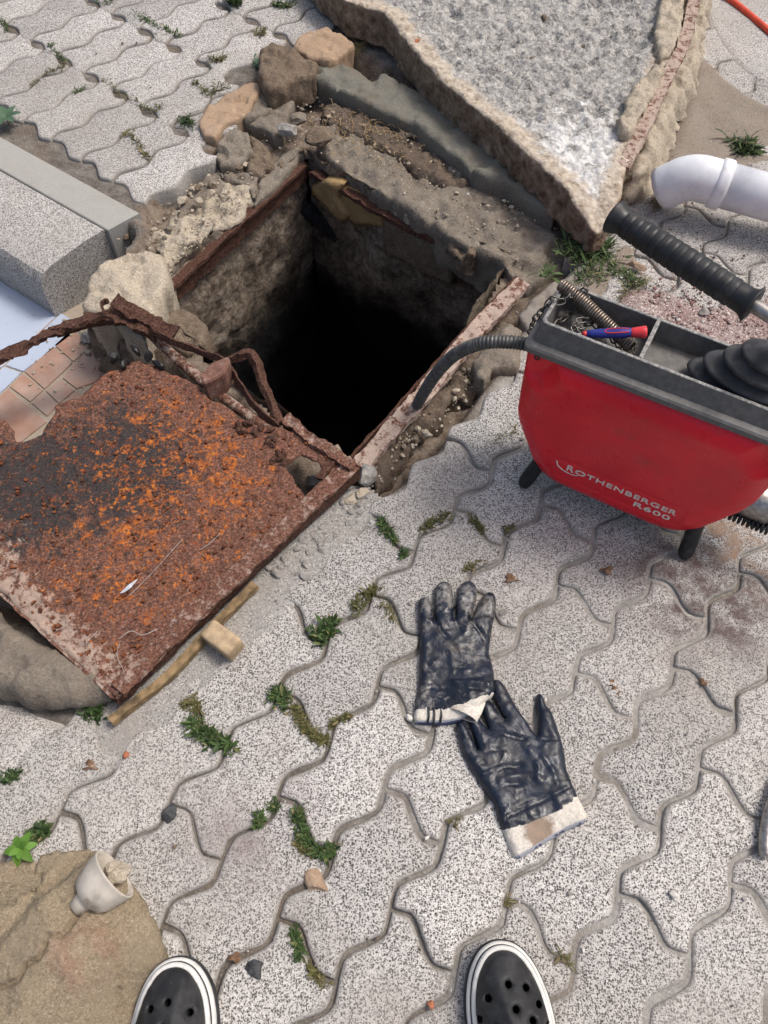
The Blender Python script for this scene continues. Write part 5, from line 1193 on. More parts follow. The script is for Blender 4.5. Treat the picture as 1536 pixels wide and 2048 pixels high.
cross_glove('work_glove', g1px, lambda p: .016*np.exp(-((p-g1c)**2).sum(1)/.040**2)+.003*sstep(at(0, 1330, 0)[1], at(0, 1220, 0)[1], p[:, 1]), 'glove_scuffed', 'dirty scuffed navy work glove lying back up with four fingers spread, above the other glove',
            [(815, 1419), (840, 1419), (870, 1421), (896, 1420), (918, 1415), (940, 1406), (962, 1398), (1000, 1386)], [(820, 1446), (852, 1446), (898, 1446), (925, 1441), (948, 1430)],
            [([(838, 1375), (880, 1374), (930, 1378), (980, 1386)], -.003, .0025), ([(905, 1364), (940, 1366), (975, 1372)], .0035, .003), ([(870, 1243), (885, 1268), (895, 1275)], -.004, .003), ([(910, 1240), (920, 1262)], -.003, .003), ([(942, 1238), (960, 1262), (975, 1285)], -.0035, .003), ([(915, 1360), (950, 1358), (985, 1352)], -.0025, .003), ([(850, 1350), (880, 1340), (930, 1345)], .002, .004), ([(900, 1300), (905, 1340)], .002, .005)],
            [((890, 1190), .03), ((930, 1190), .03), ((975, 1220), .035), ((850, 1215), .02), ((940, 1310), .03), ((850, 1400), .03)], (700, 700))
glove1 = bpy.data.objects['work_glove.001']
mb = MB()
for x, y0, y1 in ((857, 1414, 1447), (868, 1414, 1450), (882, 1414, 1446)):
    pth = P3([(x, y0, .0185), (x+1, (y0+y1)/2, .0192), (x-1, y1-5, .0165), (x-1, y1, .012)]); Vt, Ft = tube_geo(spline(pth, 5), .0015, 6, flat=(1.1, .5)); mb.add(Vt, Ft)
o = mb.build('rubber_drip', M['black_plastic'], glove1)
# open rolled corner of its cuff: a flattened sleeve with thickness, mouth towards the viewer
def sleeve(name, c0, c1, wd, ht, mat, inner, parent):
    c0, c1 = np.array(c0[:]), np.array(c1[:]); T = c1-c0; T /= np.linalg.norm(T); u = np.array([.0, .35, .93]); u = u-T*(u@T); u /= np.linalg.norm(u); s_ = np.cross(T, u); ang = np.linspace(0, 2*np.pi, 28, endpoint=False)
    R = []
    for c, k in ((c0, .9), (c0*.5+c1*.5, 1.0), (c1, 1.0), (c1+T*.0006, .93), (c1, .86), (c0*.6+c1*.4, .84), (c0, .5)): R.append(c+k*(wd*np.cos(ang)[:, None]*s_+ht*np.sin(ang)[:, None]*u))
    V = np.vstack(R); n = 28; F = [[i*n+k, i*n+(k+1) % n, (i+1)*n+(k+1) % n, (i+1)*n+k] for i in range(6) for k in range(n)]+[[6*n+k for k in range(n)]]
    fm = [0 if f[0] < 4*n else 1 for f in F]
    return mesh(name, V, F, [M[mat], M[inner]], parent, fmat=fm)
simple('cotton', (.62, .58, .51), .95, 0, .15, 300, .1, .3, (.30, .22, .15), .4, 60); simple('cotton_grey', (.20, .18, .165), .95, 0, .2, 200, .1, .3)
sleeve('cuff_opening', at(946, 1396, .014), at(926, 1431, .024), .0235, .0092, 'cotton', 'cotton_grey', glove1)

# ------------------------------------------------------------------ clogs at the lower edge
def clog(ox, oy, rot, mir, label, seed):
    root = empty('clog', (ox, oy-.12, 0), label, 'clog', 'pair of black clogs')
    pl = [(-.004, 0), (.014, -.003), (.030, -.014), (.045, -.034), (.056, -.062), (.0625, -.100), (.060, -.150), (.050, -.205), (.044, -.245), (.032, -.275), (.006, -.288), (-.022, -.278), (-.036, -.248), (-.042, -.205), (-.046, -.150), (-.055, -.100), (-.055, -.068), (-.049, -.038), (-.036, -.014), (-.020, -.003)]
    o2 = np.array(pl[::-1]); o2[:, 0] *= mir
    if mir < 0: o2 = o2[::-1]
    if .5*np.sum(o2[:, 0]*np.roll(o2[:, 1], -1)-np.roll(o2[:, 0], -1)*o2[:, 1]) < 0: o2 = o2[::-1]
    o2 = resample(smooth_poly(o2, 3), .005)
    e = np.roll(o2, -1, 0)-np.roll(o2, 1, 0); nn = np.c_[e[:, 1], -e[:, 0]]; nn /= np.linalg.norm(nn, axis=1)[:, None]
    ca, sa = math.cos(rot), math.sin(rot); R = np.array([[ca, sa], [-sa, ca]])
    def T(p2): return p2@R+np.array([ox, oy])
    def band(name, lst, mat, cap=False):
        V = np.vstack([np.c_[T(o2-nn*i_), np.full(len(o2), z_)+.010*sstep(-.05, .0, o2[:, 1])] for i_, z_ in lst]); n = len(o2)
        F = [[i*n+k, i*n+(k+1) % n, (i+1)*n+(k+1) % n, (i+1)*n+k] for i in range(len(lst)-1) for k in range(n)]
        if cap: F.append(list(range(n))[::-1]); F.append([(len(lst)-1)*n+k for k in range(n)])
        return mesh(name, V, F, M[mat], root)
    band('outsole', [(.004, -.008), (.001, 0), (0, .006), (0, .016), (.0016, .0185), (.0026, .0186)], 'clog_black', True)
    band('stripe', [(.0024, .0178), (.0022, .024), (.0040, .0275), (.0060, .0290), (.0066, .0285)], 'clog_white')
    band('stripe_groove', [(.0062, .0280), (.0066, .0305), (.0082, .0310), (.0088, .0300)], 'clog_black')
    band('stripe', [(.0078, .0300), (.0076, .0355), (.0090, .0385), (.0122, .0398), (.0135, .0385)], 'clog_white')
    ins = o2-nn*.0125
    ins = resample(ins, .005)
    opening = np.array([(.0, -.132), (.020, -.138), (.034, -.158), (.036, -.190), (.030, -.228), (.018, -.255), (.002, -.262), (-.014, -.254), (-.024, -.228), (-.029, -.190), (-.027, -.158), (-.016, -.138)]); opening[:, 0] *= mir
    vents = [(-.002, -.052), (.020, -.056), (-.028, -.066), (.003, -.078), (.034, -.074), (.022, -.090), (-.024, -.096), (.044, -.096), (.002, -.110), (-.040, -.088)]
    hs = [smooth_poly(opening, 1)]
    for vx, vy in vents: a_ = np.linspace(0, 2*np.pi, 12, endpoint=False); hs.append(np.c_[vx*mir+.0046*np.cos(a_), vy+.0046*np.sin(a_)])
    def top(p):
        d = dist(p, ins); H_ = .020+.030*sstep(-.01, -.12, p[:, 1])-.020*sstep(-.14, -.22, p[:, 1])
        t = np.clip(d/.040, 0, 1); z = .0395+H_*np.sqrt(np.maximum(0, 1-(1-t)**2))+.0085*sstep(-.05, .0, p[:, 1])
        xr = p[:, 0]*mir; z = z+.0030*np.exp(-((xr+.012+.25*(p[:, 1]+.06))/.006)**2)*sstep(.0, -.05, p[:, 1])
        return z+fbm(xy0(p), 30, 2, seed)*.0008
    V, F, E = slab_geo(ins, top, .024, res=.0042, amp=.0002, bevel=.0015, edge_jit=0, holes=hs)
    V[:, :2] = T(V[:, :2]); mesh('upper', V, F, M['clog_black'], root)
    q = o2-nn*.016; V = np.vstack([np.c_[T(q), np.full(len(q), .026)]]); mesh('insole', V, [list(range(len(q)))], M['clog_black'], root)
    sp_ = spline([(.047*mir, -.165, .060), (.048*mir, -.215, .070), (.035*mir, -.265, .078), (.004*mir, -.285, .080), (-.028*mir, -.265, .078), (-.040*mir, -.215, .070), (-.041*mir, -.165, .060)], 8); sp_[:, :2] = T(sp_[:, :2])
    Vt, Ft = tube_geo(sp_, .009, 10, flat=(.35, 1.0), up=(0, 0, 1)); mesh('heel_strap', Vt, Ft, M['clog_black'], root)
    return root
clog(.156, .034, .03, 1, 'black clog with a white striped sole standing on bare paving below the gloves', 1)
clog(-.277, .014, .14, -1, 'black clog with a white striped sole standing beside the ochre boulder', 2)

# ------------------------------------------------------------------ pipes, hose, loose things
pipe = empty('plastic_pipe', tuple(at(1430, 400, 0)), 'white plastic drain pipe with an elbow end on the sand', 'pipe')
R0 = .0475
pA, pB = np.array(at(1405, 358, .095)[:]), np.array(at(1760, 458, .075)[:]); pd = (pA-pB)/np.linalg.norm(pA-pB)
el = [pA]; th = 0.0
for k in range(9): th += math.radians(45)/9; el.append(el[-1]+(pd*math.cos(th)+np.array([0, 0, -1.0])*math.sin(th))*.0062)
for k in range(3): el.append(el[-1]+(pd*math.cos(th)+np.array([0, 0, -1.0])*math.sin(th))*.013)
el = np.array([pA-pd*.03]+el)[::-1]
Vt, Ft = tube_geo(el, R0*1.02, 40, cap=False); Vi, Fi = tube_geo(el[:8], R0*.93, 40, cap=False)
n = 40; b = len(Vt); V = np.vstack([Vt, Vi]); F = list(Ft)+[[b+i for i in f][::-1] for f in Fi]+[[k, b+k, b+(k+1) % n, (k+1) % n] for k in range(n)]
mesh('elbow', V, F, M['pvc_white'], pipe)
cl = np.array([pA-pd*q for q in (.026, .030, .036, .046, .052, .055)]); mesh('socket_collar', *tube_geo(cl, [R0*1.0, R0*1.10, R0*1.12, R0*1.12, R0*1.10, R0*1.01], 40), M['pvc_white'], pipe)
mesh('straight_pipe', *tube_geo(np.array([pA-pd*.05, pA*.6+pB*.4, pB]), R0*1.0, 40), M['pvc_white'], pipe)
tag(tube('red_cord', spline(P3([(1420, -25, .012), (1462, 0, .010), (1500, 30, .009), (1545, 68, .010), (1640, 150, .010)]), 10), .0085, M['cord_red'], None, 12), 'orange red cord lying across the top right corner', 'cord')
sp0 = at(1534, 1700, .008); mesh_ = tube('steel_rod', spline(np.array([at(1531, 1712, .012)[:], at(1529, 1690, .014)[:], at(1533, 1655, .020)[:], at(1552, 1580, .03)[:], at(1600, 1450, .04)[:]]), 8), [.004]+[.0095]*2+[.010]*30, M['steel'], None, 14) if False else None
rp = spline(np.array([at(1534, 1715, .010)[:], at(1532, 1700, .011)[:], at(1534, 1660, .013)[:], at(1550, 1600, .016)[:], at(1600, 1480, .018)[:]]), 8); rr2 = np.full(len(rp), .0100); rr2[0] = .004; rr2[1:4] = [.0065, .0082, .0093]
tag(tube('steel_rod', rp, rr2, M['steel'], None, 14), 'round ended grey metal rod at the right edge of the paving', 'metal rod')
# cut plastic funnel in the boulder
fun = None
fa, fb = np.array(at(229, 1748, .050)[:]), np.array(at(170, 1800, .044)[:]); T_ = fa-fb; fl_ = np.linalg.norm(T_); T_ /= fl_
u = np.array([0, .3, .95]); u = u-T_*(u@T_); u /= np.linalg.norm(u); s_ = np.cross(T_, u); ang = np.linspace(0, 2*np.pi, 40, endpoint=False)
def fring(t, r): return fb+T_*fl_*t+r*(np.cos(ang)[:, None]*s_+np.sin(ang)[:, None]*u)
rngs = [fring(-.32, .012), fring(-.10, .0125), fring(.02, .016), fring(.12, .026), fring(.35, .0325), (fring(.75, .0365)), fring(.96, .0378), fring(1.0, .0385), fring(1.03, .0372), fring(1.0, .0350), fring(.7, .0335), fring(.4, .030)]
V = np.vstack(rngs); n = 40; F = [[i*n+k, i*n+(k+1) % n, (i+1)*n+(k+1) % n, (i+1)*n+k] for i in range(len(rngs)-1) for k in range(n)]+[list(range(n))[::-1], [(len(rngs)-1)*n+k for k in range(n)]]
fun = tag(mesh('cut_funnel', V, F, M['pvc_old']), 'dirty white cut plastic funnel stuck in the ochre boulder', 'funnel')
for k, (px_, s_) in enumerate((((236, 1752), .015), ((222, 1742), .012), ((246, 1740), .013))):
    tag(rock('stone', at(*px_, .038), [s_, s_*.8, s_*.6], M['pale_concrete'], None, seed=k*7+2.2, sub=3, rot=k*1.3, amp=.5), ['pinkish white rubble inside the plastic funnel', 'smaller white rubble deeper in the plastic funnel', 'pale rubble at the upper rim of the plastic funnel'][k], 'rubble')
# ------------------------------------------------------------------ weeds and plants
def leaf_geo(c, d, L, W, lift, droop, tw=0.0):
    """one small leaf: folded along its middle, tip bending down"""
    d = np.array(d, float); d /= np.linalg.norm(d); s_ = np.array([-d[1], d[0], tw]); c = np.array(c, float); V = []; 
    for t, w_ in ((0, .15), (.3, .8), (.65, .9), (1, .05)):
        h = lift*t*L-droop*t*t*L; m = c+np.array([d[0], d[1], 0])*L*t+np.array([0, 0, h])
        V += [m-s_*W*w_*.5+np.array([0, 0, W*.18]), m, m+s_*W*w_*.5+np.array([0, 0, W*.18])]
    F = []
    for i in range(3):
        a = i*3; F += [[a, a+1, a+4, a+3], [a+1, a+2, a+5, a+4]]
    return np.array(V), F
def tuft(name, px, n, size, mat, label, cat='weed', spread=9, z=-.004, lift=(.2, 1.3), wid=.36, group='weed tufts in the paving joints', tint=(0, .95), height=.009):
    """weeds growing along a line of the photograph's ground"""
    line = np.array(px, float); mb = MB(); line = resample(line, 2.0, False) if len(line) > 1 else line
    for k in range(n):
        q = line[rng.randint(len(line))]; sp_ = spread*(.4+.6*abs(math.sin(q[0]*.13+q[1]*.07)))
        x, y = q[0]+rng.normal(0, sp_*.5), q[1]+rng.normal(0, sp_*.5)
        p = at(x, y, 0); a_ = rng.uniform(0, 6.283); L = size*min(2.4, rng.lognormal(-.15, .42)); wid_ = wid*(rng.uniform(.25, .5) if rng.rand() < .3 else 1.0)
        zz = z+abs(rng.normal(0, height*.5))
        V, F = leaf_geo((p.x, p.y, zz), (math.cos(a_), math.sin(a_)), L, L*wid_*rng.uniform(.7, 1.2), rng.uniform(*lift), rng.uniform(.1, .8), rng.normal(0, .3))
        mb.add(V, F, a=float(np.clip(rng.uniform(*tint)+(0.25 if rng.rand() < .06 else 0), 0, 1)))
    o = mb.build(name, M[mat], None, True, 'tint'); return tag(o, label, cat, group)
T = tuft
T('weed_tuft', [(386, 1440), (400, 1462), (425, 1478), (448, 1484), (462, 1496)], 900, .0085, 'weed', 'long green weed tuft near the lath end, largest in the paving joints', spread=15)
T('dry_moss', [(368, 1418), (380, 1402), (395, 1410), (392, 1428)], 420, .006, 'moss', 'dry brown moss at the upper end of the longest weed tuft', 'moss', spread=13, tint=(.5, 1))
T('weed_tuft', [(545, 1392), (556, 1382), (572, 1390), (562, 1408)], 420, .008, 'weed', 'green weed tuft at the top of the brown moss strip', spread=12)
T('dry_moss', [(584, 1408), (596, 1430), (612, 1460), (636, 1478), (652, 1484)], 1100, .0055, 'moss', 'brown dead moss strip curving along a paving joint', 'moss', spread=13, tint=(.25, 1))
T('weed_tuft', [(662, 1448), (682, 1440), (700, 1432)], 170, .006, 'moss', 'faint mossy weeds right of the brown moss strip', spread=8)
T('weed_tuft', [(618, 1262), (640, 1272), (655, 1245), (668, 1240), (640, 1290)], 560, .0085, 'weed', 'green weed tuft in the joint right of the wood block', spread=13)
T('dry_moss', [(706, 1222), (722, 1200), (740, 1184), (752, 1178)], 600, .006, 'moss', 'olive moss patch left of the scuffed glove', 'moss', spread=12, tint=(.0, .8))
T('dry_moss', [(760, 1200), (778, 1222), (790, 1246)], 260, .005, 'moss', 'thin brown moss between olive patch and scuffed glove', 'moss', spread=9, tint=(.5, 1))
T('weed_tuft', [(762, 1040), (770, 1062), (785, 1076), (795, 1080)], 420, .007, 'weed', 'green weeds by the loose stones near the cover corner', spread=9)
T('weed_tuft', [(804, 1112), (812, 1106)], 130, .007, 'weed', 'tiny bright green weed below the stones near the cover corner', spread=8)
T('dry_moss', [(838, 1064), (856, 1050), (880, 1040), (894, 1028)], 480, .0055, 'moss', 'mossy joint strip left of the machine', 'moss', spread=10, tint=(.1, .9))
T('dry_moss', [(940, 1040), (955, 1052), (962, 1062)], 260, .0055, 'moss', 'olive moss at the middle joint in front of the machine', 'moss', spread=9, tint=(.0, .7))
T('dry_moss', [(926, 1142), (942, 1134), (955, 1128)], 260, .0055, 'moss', 'yellowish moss just above the glove fingers', 'moss', spread=10, tint=(.4, 1))
T('dry_moss', [(1010, 1062), (1022, 1054)], 120, .005, 'moss', 'small moss spot right of the middle joint', 'moss', spread=9)
T('weed_tuft', [(548, 1608), (540, 1618), (556, 1614)], 264, 0.0043, 'weed', 'small round weed tuft, upper of the two beside the bright strip', spread=11)
T('weed_tuft', [(512, 1652), (524, 1640), (516, 1632)], 260, .0060, 'weed', 'small dull weed tuft, lower of the two beside the bright strip', spread=11, tint=(.2, .95))
T('weed_tuft', [(592, 1622), (598, 1648), (604, 1668), (615, 1690), (640, 1706), (652, 1712), (664, 1694)], 1000, .0068, 'weed', 'bright green weed strip ending in a hook, left of the lower glove', spread=12)
T('dry_moss', [(590, 1680), (600, 1694), (620, 1708)], 260, .005, 'moss', 'brown moss edging the hooked green weed strip', 'moss', spread=9, tint=(.4, 1))
T('weed_tuft', [(586, 1860), (592, 1880), (600, 1896), (594, 1920)], 380, .0065, 'weed', 'short green weed strip above the space between the clogs', spread=9)
T('dry_moss', [(610, 1926), (632, 1950), (652, 1976)], 300, .005, 'moss', 'brownish moss strip between the two clogs', 'moss', spread=10, tint=(.3, 1))
T('weed_tuft', [(165, 1385), (178, 1400), (190, 1412), (172, 1424), (195, 1430)], 700, .0085, 'weed', 'dark green weed tuft in the corner under the rusty cover tip', spread=17, tint=(0, .55))
T('weed_tuft', [(2, 1562), (20, 1556), (38, 1548)], 300, .007, 'weed', 'small weeds at the left edge beside the cement apron', spread=10, tint=(0, .6))
T('weed_tuft', [(66, 1672), (80, 1664), (90, 1660)], 380, .008, 'weed', 'fine weeds behind the bright broad leaved plant', spread=13)
T('weed_tuft', [(1130, 500), (1160, 490), (1190, 480), (1215, 500), (1180, 520), (1150, 515)], 800, .020, 'weed', 'grassy green weeds under the tip of the ribbed handle', spread=26, wid=.17, lift=(.3, 1.2), group='grass clumps by the machine', height=.008)
T('weed_tuft', [(1215, 530), (1240, 545), (1265, 565), (1280, 575)], 300, .015, 'weed', 'sparse grass between handle tip and gravel', spread=18, wid=.2, group='grass clumps by the machine')
T('weed_tuft', [(1160, 560), (1180, 552), (1200, 560)], 200, .013, 'weed', 'thin grass right behind the tray', spread=16, wid=.22, group='grass clumps by the machine')
T('weed_tuft', [(1090, 550), (1096, 545)], 60, .016, 'weed', 'single small bright weed on the ledge corner', spread=8, wid=.25, group='grass clumps by the machine', tint=(.4, .8))
T('dry_grass', [(1250, 590), (1270, 575), (1295, 560), (1240, 600)], 260, .014, 'moss', 'dry straw coloured grass beside the gravel', 'dry grass', spread=14, wid=.10, group=None, tint=(.75, 1))
T('weed_tuft', [(1460, 285), (1485, 290), (1510, 300), (1475, 305)], 520, .018, 'weed', 'green weed clump behind the white pipe', spread=14, wid=.25, group=None)
T('dry_grass', [(1318, 325), (1332, 318)], 90, .014, 'moss', 'small dry grass tuft by the pipe elbow', 'dry grass', spread=9, wid=.12, group=None, tint=(.6, 1))
T('dry_grass', [(1310, 395), (1300, 405), (1320, 415)], 120, .010, 'moss', 'dry grass at the mouth of the pipe elbow', 'dry grass', spread=10, wid=.14, group=None, tint=(.6, 1))
T('dry_grass', [(985, 880), (1010, 870), (1035, 862)], 200, .012, 'moss', 'dry roots at the left end of the machine', 'dry grass', spread=15, wid=.10, group=None, tint=(.6, 1), lift=(0, .5))
T('dry_grass', [(1126, 1912), (1138, 1926), (1120, 1906)], 90, .008, 'moss', 'dry straw in the joint right of the clog', 'dry grass', spread=8, wid=.14, group=None, tint=(.75, 1), lift=(0, .5))
T('dry_grass', [(1010, 1800), (1018, 1808)], 70, .008, 'moss', 'dry straw in the joint below the glove cuff', 'dry grass', spread=7, wid=.14, group=None, tint=(.75, 1), lift=(0, .5))
T('dry_grass', [(905, 1642), (922, 1640)], 70, .007, 'moss', 'dry moss spot left of the lower glove', 'dry grass', spread=7, wid=.2, group=None, tint=(.6, 1))
T('weed_tuft', [(246, 272), (262, 268), (275, 285), (292, 310), (300, 318)], 352, 0.0066, 'moss', 'yellow green weeds in a joint of the upper paving near the kerb', spread=9, tint=(.1, 1))
T('weed_tuft', [(362, 245), (375, 240), (385, 252)], 286, 0.0079, 'weed', 'green weed tuft touching the flat orange stone', spread=11, tint=(0, .5))
T('weed_tuft', [(385, 170), (392, 165), (405, 180), (418, 190), (440, 178), (455, 172)], 462, 0.0066, 'moss', 'mossy weeds in the joint above the flat orange stone', spread=9, tint=(0, .9))
T('weed_tuft', [(205, 160), (225, 170), (240, 188), (268, 198), (285, 215), (310, 222), (330, 208)], 572, 0.0053, 'moss', 'moss strip curving through the upper paving', spread=7, tint=(.1, 1))
T('weed_tuft', [(100, 90), (115, 108), (128, 122)], 286, 0.0059, 'weed', 'dark green moss in a left joint of the upper paving', spread=6, tint=(0, .7))
T('weed_tuft', [(64, 170), (85, 152), (110, 140), (130, 132)], 286, 0.0053, 'moss', 'thin moss line in the leftmost upper joint', spread=5)
T('weed_tuft', [(145, 188), (160, 180), (172, 176)], 165, 0.0053, 'weed', 'short green moss line between two upper paving blocks', spread=5)
T('weed_tuft', [(0, 40), (10, 50), (14, 62)], 176, 0.0066, 'weed', 'weeds at the left edge of the upper paving', spread=7)
T('weed_tuft', [(270, 28), (278, 32), (320, 55), (340, 62), (360, 72)], 506, 0.0066, 'weed', 'green weeds along a far joint of the upper paving', spread=8)
T('weed_tuft', [(200, 5), (215, 8), (228, 2)], 220, 0.0066, 'weed', 'weeds cut by the top edge of the picture', spread=8)
T('weed_tuft', [(464, 4), (470, 12), (478, 2)], 200, .016, 'weed', 'upright green weed at the top of the paving', spread=8, wid=.3, lift=(.8, 2))
T('weed_tuft', [(545, 10), (570, 14), (585, 8)], 260, .009, 'weed', 'weeds beside the far corner of the raised slab', spread=8)
T('dry_grass', [(508, 66), (522, 70), (530, 60)], 240, .008, 'moss', 'yellowish dry moss near the brown stone', 'dry grass', spread=9, wid=.3, group=None, tint=(.6, 1))
T('dry_grass', [(418, 118), (440, 122), (450, 112)], 220, .008, 'moss', 'dry moss in the joint left of the brown stone', 'dry grass', spread=8, wid=.3, group=None, tint=(.6, 1))
T('dry_grass', [(700, 105), (712, 96), (725, 92), (690, 112)], 260, .016, 'moss', 'dead reddish roots behind the beige stone', 'dry grass', spread=12, wid=.08, group=None, tint=(.85, 1))
T('weed_tuft', [(512, 122), (513, 132)], 80, .010, 'blue_leaf', 'bluish weed against the brown stone', spread=6)
def broad(name, px, leaves, mat, label, z=.012):
    root = empty(name, tuple(at(*px, 0)), label, 'plant')
    c = at(*px, z)
    for a_, L, W, lift, droop in leaves:
        d = np.array([math.cos(a_), math.sin(a_)]); s_ = np.array([-d[1], d[0]]); V = []; m = 9
        for i, t in enumerate(np.linspace(0, 1, m)):
            w_ = math.sin(math.pi*min(1, t**.85))**.55 if 0 < t < 1 else .08; h = lift*t*L-droop*t*t*L
            for q in (-1, -.5, 0, .5, 1):
                e_ = W*.5*w_*q*(1+.06*math.sin(t*40)); V.append([c.x+d[0]*L*t+s_[0]*e_, c.y+d[1]*L*t+s_[1]*e_, c.z+h+abs(q)*W*.14*w_-.0012*abs(math.sin(t*22))*abs(q)])
        F = [[i*5+k, i*5+k+1, (i+1)*5+k+1, (i+1)*5+k] for i in range(m-1) for k in range(4)]
        mesh('leaf', np.array(V), F, M[mat], root, attrs={'tint': np.full(len(V), rng.uniform(.1, .9))})
    st = np.array([(c.x, c.y, -.005), (c.x, c.y, z)]); mesh('stem', *tube_geo(st, .0012, 6), M[mat], root, attrs={'tint': np.full(12, .3)})
broad('broad_leaf_plant', (40, 1698), [(1.25, .024, .0135, .3, .5), (2.25, .023, .013, .1, .5), (3.3, .024, .013, .3, .5), (4.5, .027, .014, .0, .5), (5.6, .024, .013, .2, .5), (.35, .022, .012, .1, .4), (5.05, .015, .010, .8, .4), (1.8, .014, .009, .9, .4), (3.9, .014, .009, 1.0, .4), (.8, .013, .009, 1.1, .4)], 'broad_leaf', 'small bright green broad leaved plant beside the boulder', .018)
broad('rosette_plant', (12, 236), [(a_, .042, .018, .6, .4) for a_ in (.2, 1.1, 2.0, 2.9, 3.8, 4.7, 5.5)], 'blue_leaf', 'blue green rosette plant between kerb and upper paving', .015)

# ------------------------------------------------------------------ small loose things
def stone(px, r, mat, label, z=0.0, flat=.7, cat='stone', group=None, sub=2):
    return tag(rock('stone', at(*px, z), [r*1.2, r*.9, r*flat], M[mat], None, seed=rng.rand()*90, sub=sub, rot=rng.rand()*6, amp=.5), label, cat, group)
stone((733, 962), .022, 'stone_grey', 'tall angular grey stone standing at the tip of the near rail', -.02, 1.1, sub=3)
stone((724, 992), .014, 'pale_concrete', 'small pale stone just below the tall angular stone', -.01, sub=3)
stone((700, 1006), .018, 'pale_concrete', 'pale mortar lump left of the small pale stone', -.015, sub=3)
stone((668, 1022), .016, 'pale_concrete', 'flat cream mortar chip at the cover corner', -.015, .5, sub=3)
stone((341, 1627), .0125, 'stone_dark', 'black oval pebble set in the paving joint', -.005, .6, sub=3)
stone((514, 1940), .0150, 'stone_dark', 'flat dark grey pebble between the clogs', -.0065, .5, sub=3)
stone((1345, 1790), .0065, 'stone_white', 'small cream pebble alone on a paving block at the right', 0, 1.0)
stone((817, 1437), .0065, 'stone_white', 'white pebble touching the cuff of the scuffed glove', .0, .9)
stone((1006, 1226), .007, 'stone_grey', 'flat grey pebble beside the index finger of the scuffed glove', 0, .4)
stone((690, 1829), .004, 'stone_white', 'tiny white pebble', 0) if False else None
stone((635, 1765), .017, 'sandstone', 'flat tan pebble at the end of the hooked weed strip', -.008, .5, sub=3)
stone((860, 2008), .0055, 'brick_red', 'small orange brick crumb left of the right clog', 0)
stone((254, 1510), .006, 'brick_red', 'orange brick crumb at the tip of the paving by the lath', .0)
stone((1088, 38), .010, 'brown_concrete', 'dark brown clod on the raised slab', SZ-.012)
stone((1064, 120), .007, 'brown_concrete', 'second brown clod lower on the raised slab', SZ-.012)
stone((1166, 95), .006, 'brown_concrete', 'small brown clod to the right on the raised slab', SZ-.012)
stone((834, 84), .009, 'brick_red', 'pink brick crumb near the border of the raised slab', SZ-.004, .5)
stone((1372, 512), .004, 'brick_red', 'tiny brick crumb', 0) if False else None
tag(rock('stone', at(1270, 535, .004), [.026, .009, .008], M['sandstone'], None, seed=5.5, sub=3, rot=-.6, amp=.5), 'long pinkish stone in the grass by the handle', 'stone')
stone((1408, 628), .012, 'stone_grey', 'largest grey stone in the gravel', .002, .7, sub=3)
def dead_leaf(px, s_, label, z=.002, rot=0.0):
    c = at(*px, z); pts = []; m = 11
    for k in range(m):
        a_ = 2*math.pi*k/m; r_ = s_*(1+.35*math.sin(a_*3+rot)+.15*math.sin(a_*5)); pts.append((c.x+r_*math.cos(a_+rot), c.y+.65*r_*math.sin(a_+rot), c.z+.004*math.sin(a_*2+rot)+.002))
    V = np.vstack([pts, np.array(pts)-np.array([0, 0, .0006]), [[c.x, c.y, c.z-.0005]], [[c.x, c.y, c.z-.0011]]])
    F = [[k, (k+1) % m, 2*m] for k in range(m)]+[[m+(k+1) % m, m+k, 2*m+1] for k in range(m)]+[[k, m+k, m+(k+1) % m, (k+1) % m] for k in range(m)]
    return tag(mesh('dead_leaf', V, F, M['dry_leaf']), label, 'dead leaf')
dead_leaf((1213, 1142), .011, 'curled brown dead leaf on the paving below the machine', rot=.4)
dead_leaf((1022, 1158), .012, 'flat brown leaf between machine and glove fingers', rot=2.0)
dead_leaf((1222, 1368), .008, 'small dead leaf in the joint beside the thumb of the lower glove', -.002, 1.1)
dead_leaf((1234, 1382), .009, 'dead leaf right beside the small one near the thumb of the lower glove', -.002, 2.6)
dead_leaf((1408, 1364), .008, 'dead leaf at the right of the paving', rot=3.0)
dead_leaf((470, 1915), .009, 'reddish dead leaf near the left clog', rot=.9)
dead_leaf((180, 1532), .011, 'dark reddish leaf scrap on the cement apron', rot=1.7)
mb = MB()
for k in range(900):   # grit over the gravel bed
    x, y = rng.normal(1400, 90), rng.normal(618, 38)
    if x < 1240 or y > 740: continue
    p = at(x, y, .002); r_ = abs(rng.normal(0, .0024))+.0011; Vr, Fr = rock_geo(p, r_, .7, rng.rand()*90, 1, rng.rand()*6); mb.add(Vr, Fr, mi=rng.choice([0, 0, 0, 0, 1, 1, 2]))
simple('gravel_red', (.22, .125, .11), .9, 0, .3, 120, .2, .4)
tag(mb.build('gravel', [M['gravel'], M['gravel_red'], M['stone_white']], None, False), 'loose reddish and white gravel behind the machine', None, None, 'stuff')
mb = MB()
for k in range(2600):   # grit and crumbs everywhere
    x, y = (rng.uniform(0, 1536), rng.uniform(0, 2048)) if k < 1500 else (rng.uniform(1240, 1536), rng.uniform(60, 640))
    p = at(x, y, 0); pp = np.array([p[:2]]); 
    if sdf(pp, PIT)[0] > -.03 or sdf(pp, R_PATIO)[0] > -.02: continue
    inr = sdf(pp, R_RIM)[0] > 0
    if inr and x < 700 and y > 760: continue
    r_ = abs(rng.normal(0, .0013))+.0006
    if inr: r_ *= 1.8
    Vr, Fr = rock_geo((p.x, p.y, (-.05+rng.rand()*.03) if inr else .0005), r_, .7, rng.rand()*90, 1, rng.rand()*6); mb.add(Vr, Fr, mi=rng.choice([0, 0, 1, 2]))
tag(mb.build('grit', [M['stone_grey'], M['stone_white'], M['brown_concrete']], None, False), 'fine grit scattered over paving and soil', None, None, 'stuff')
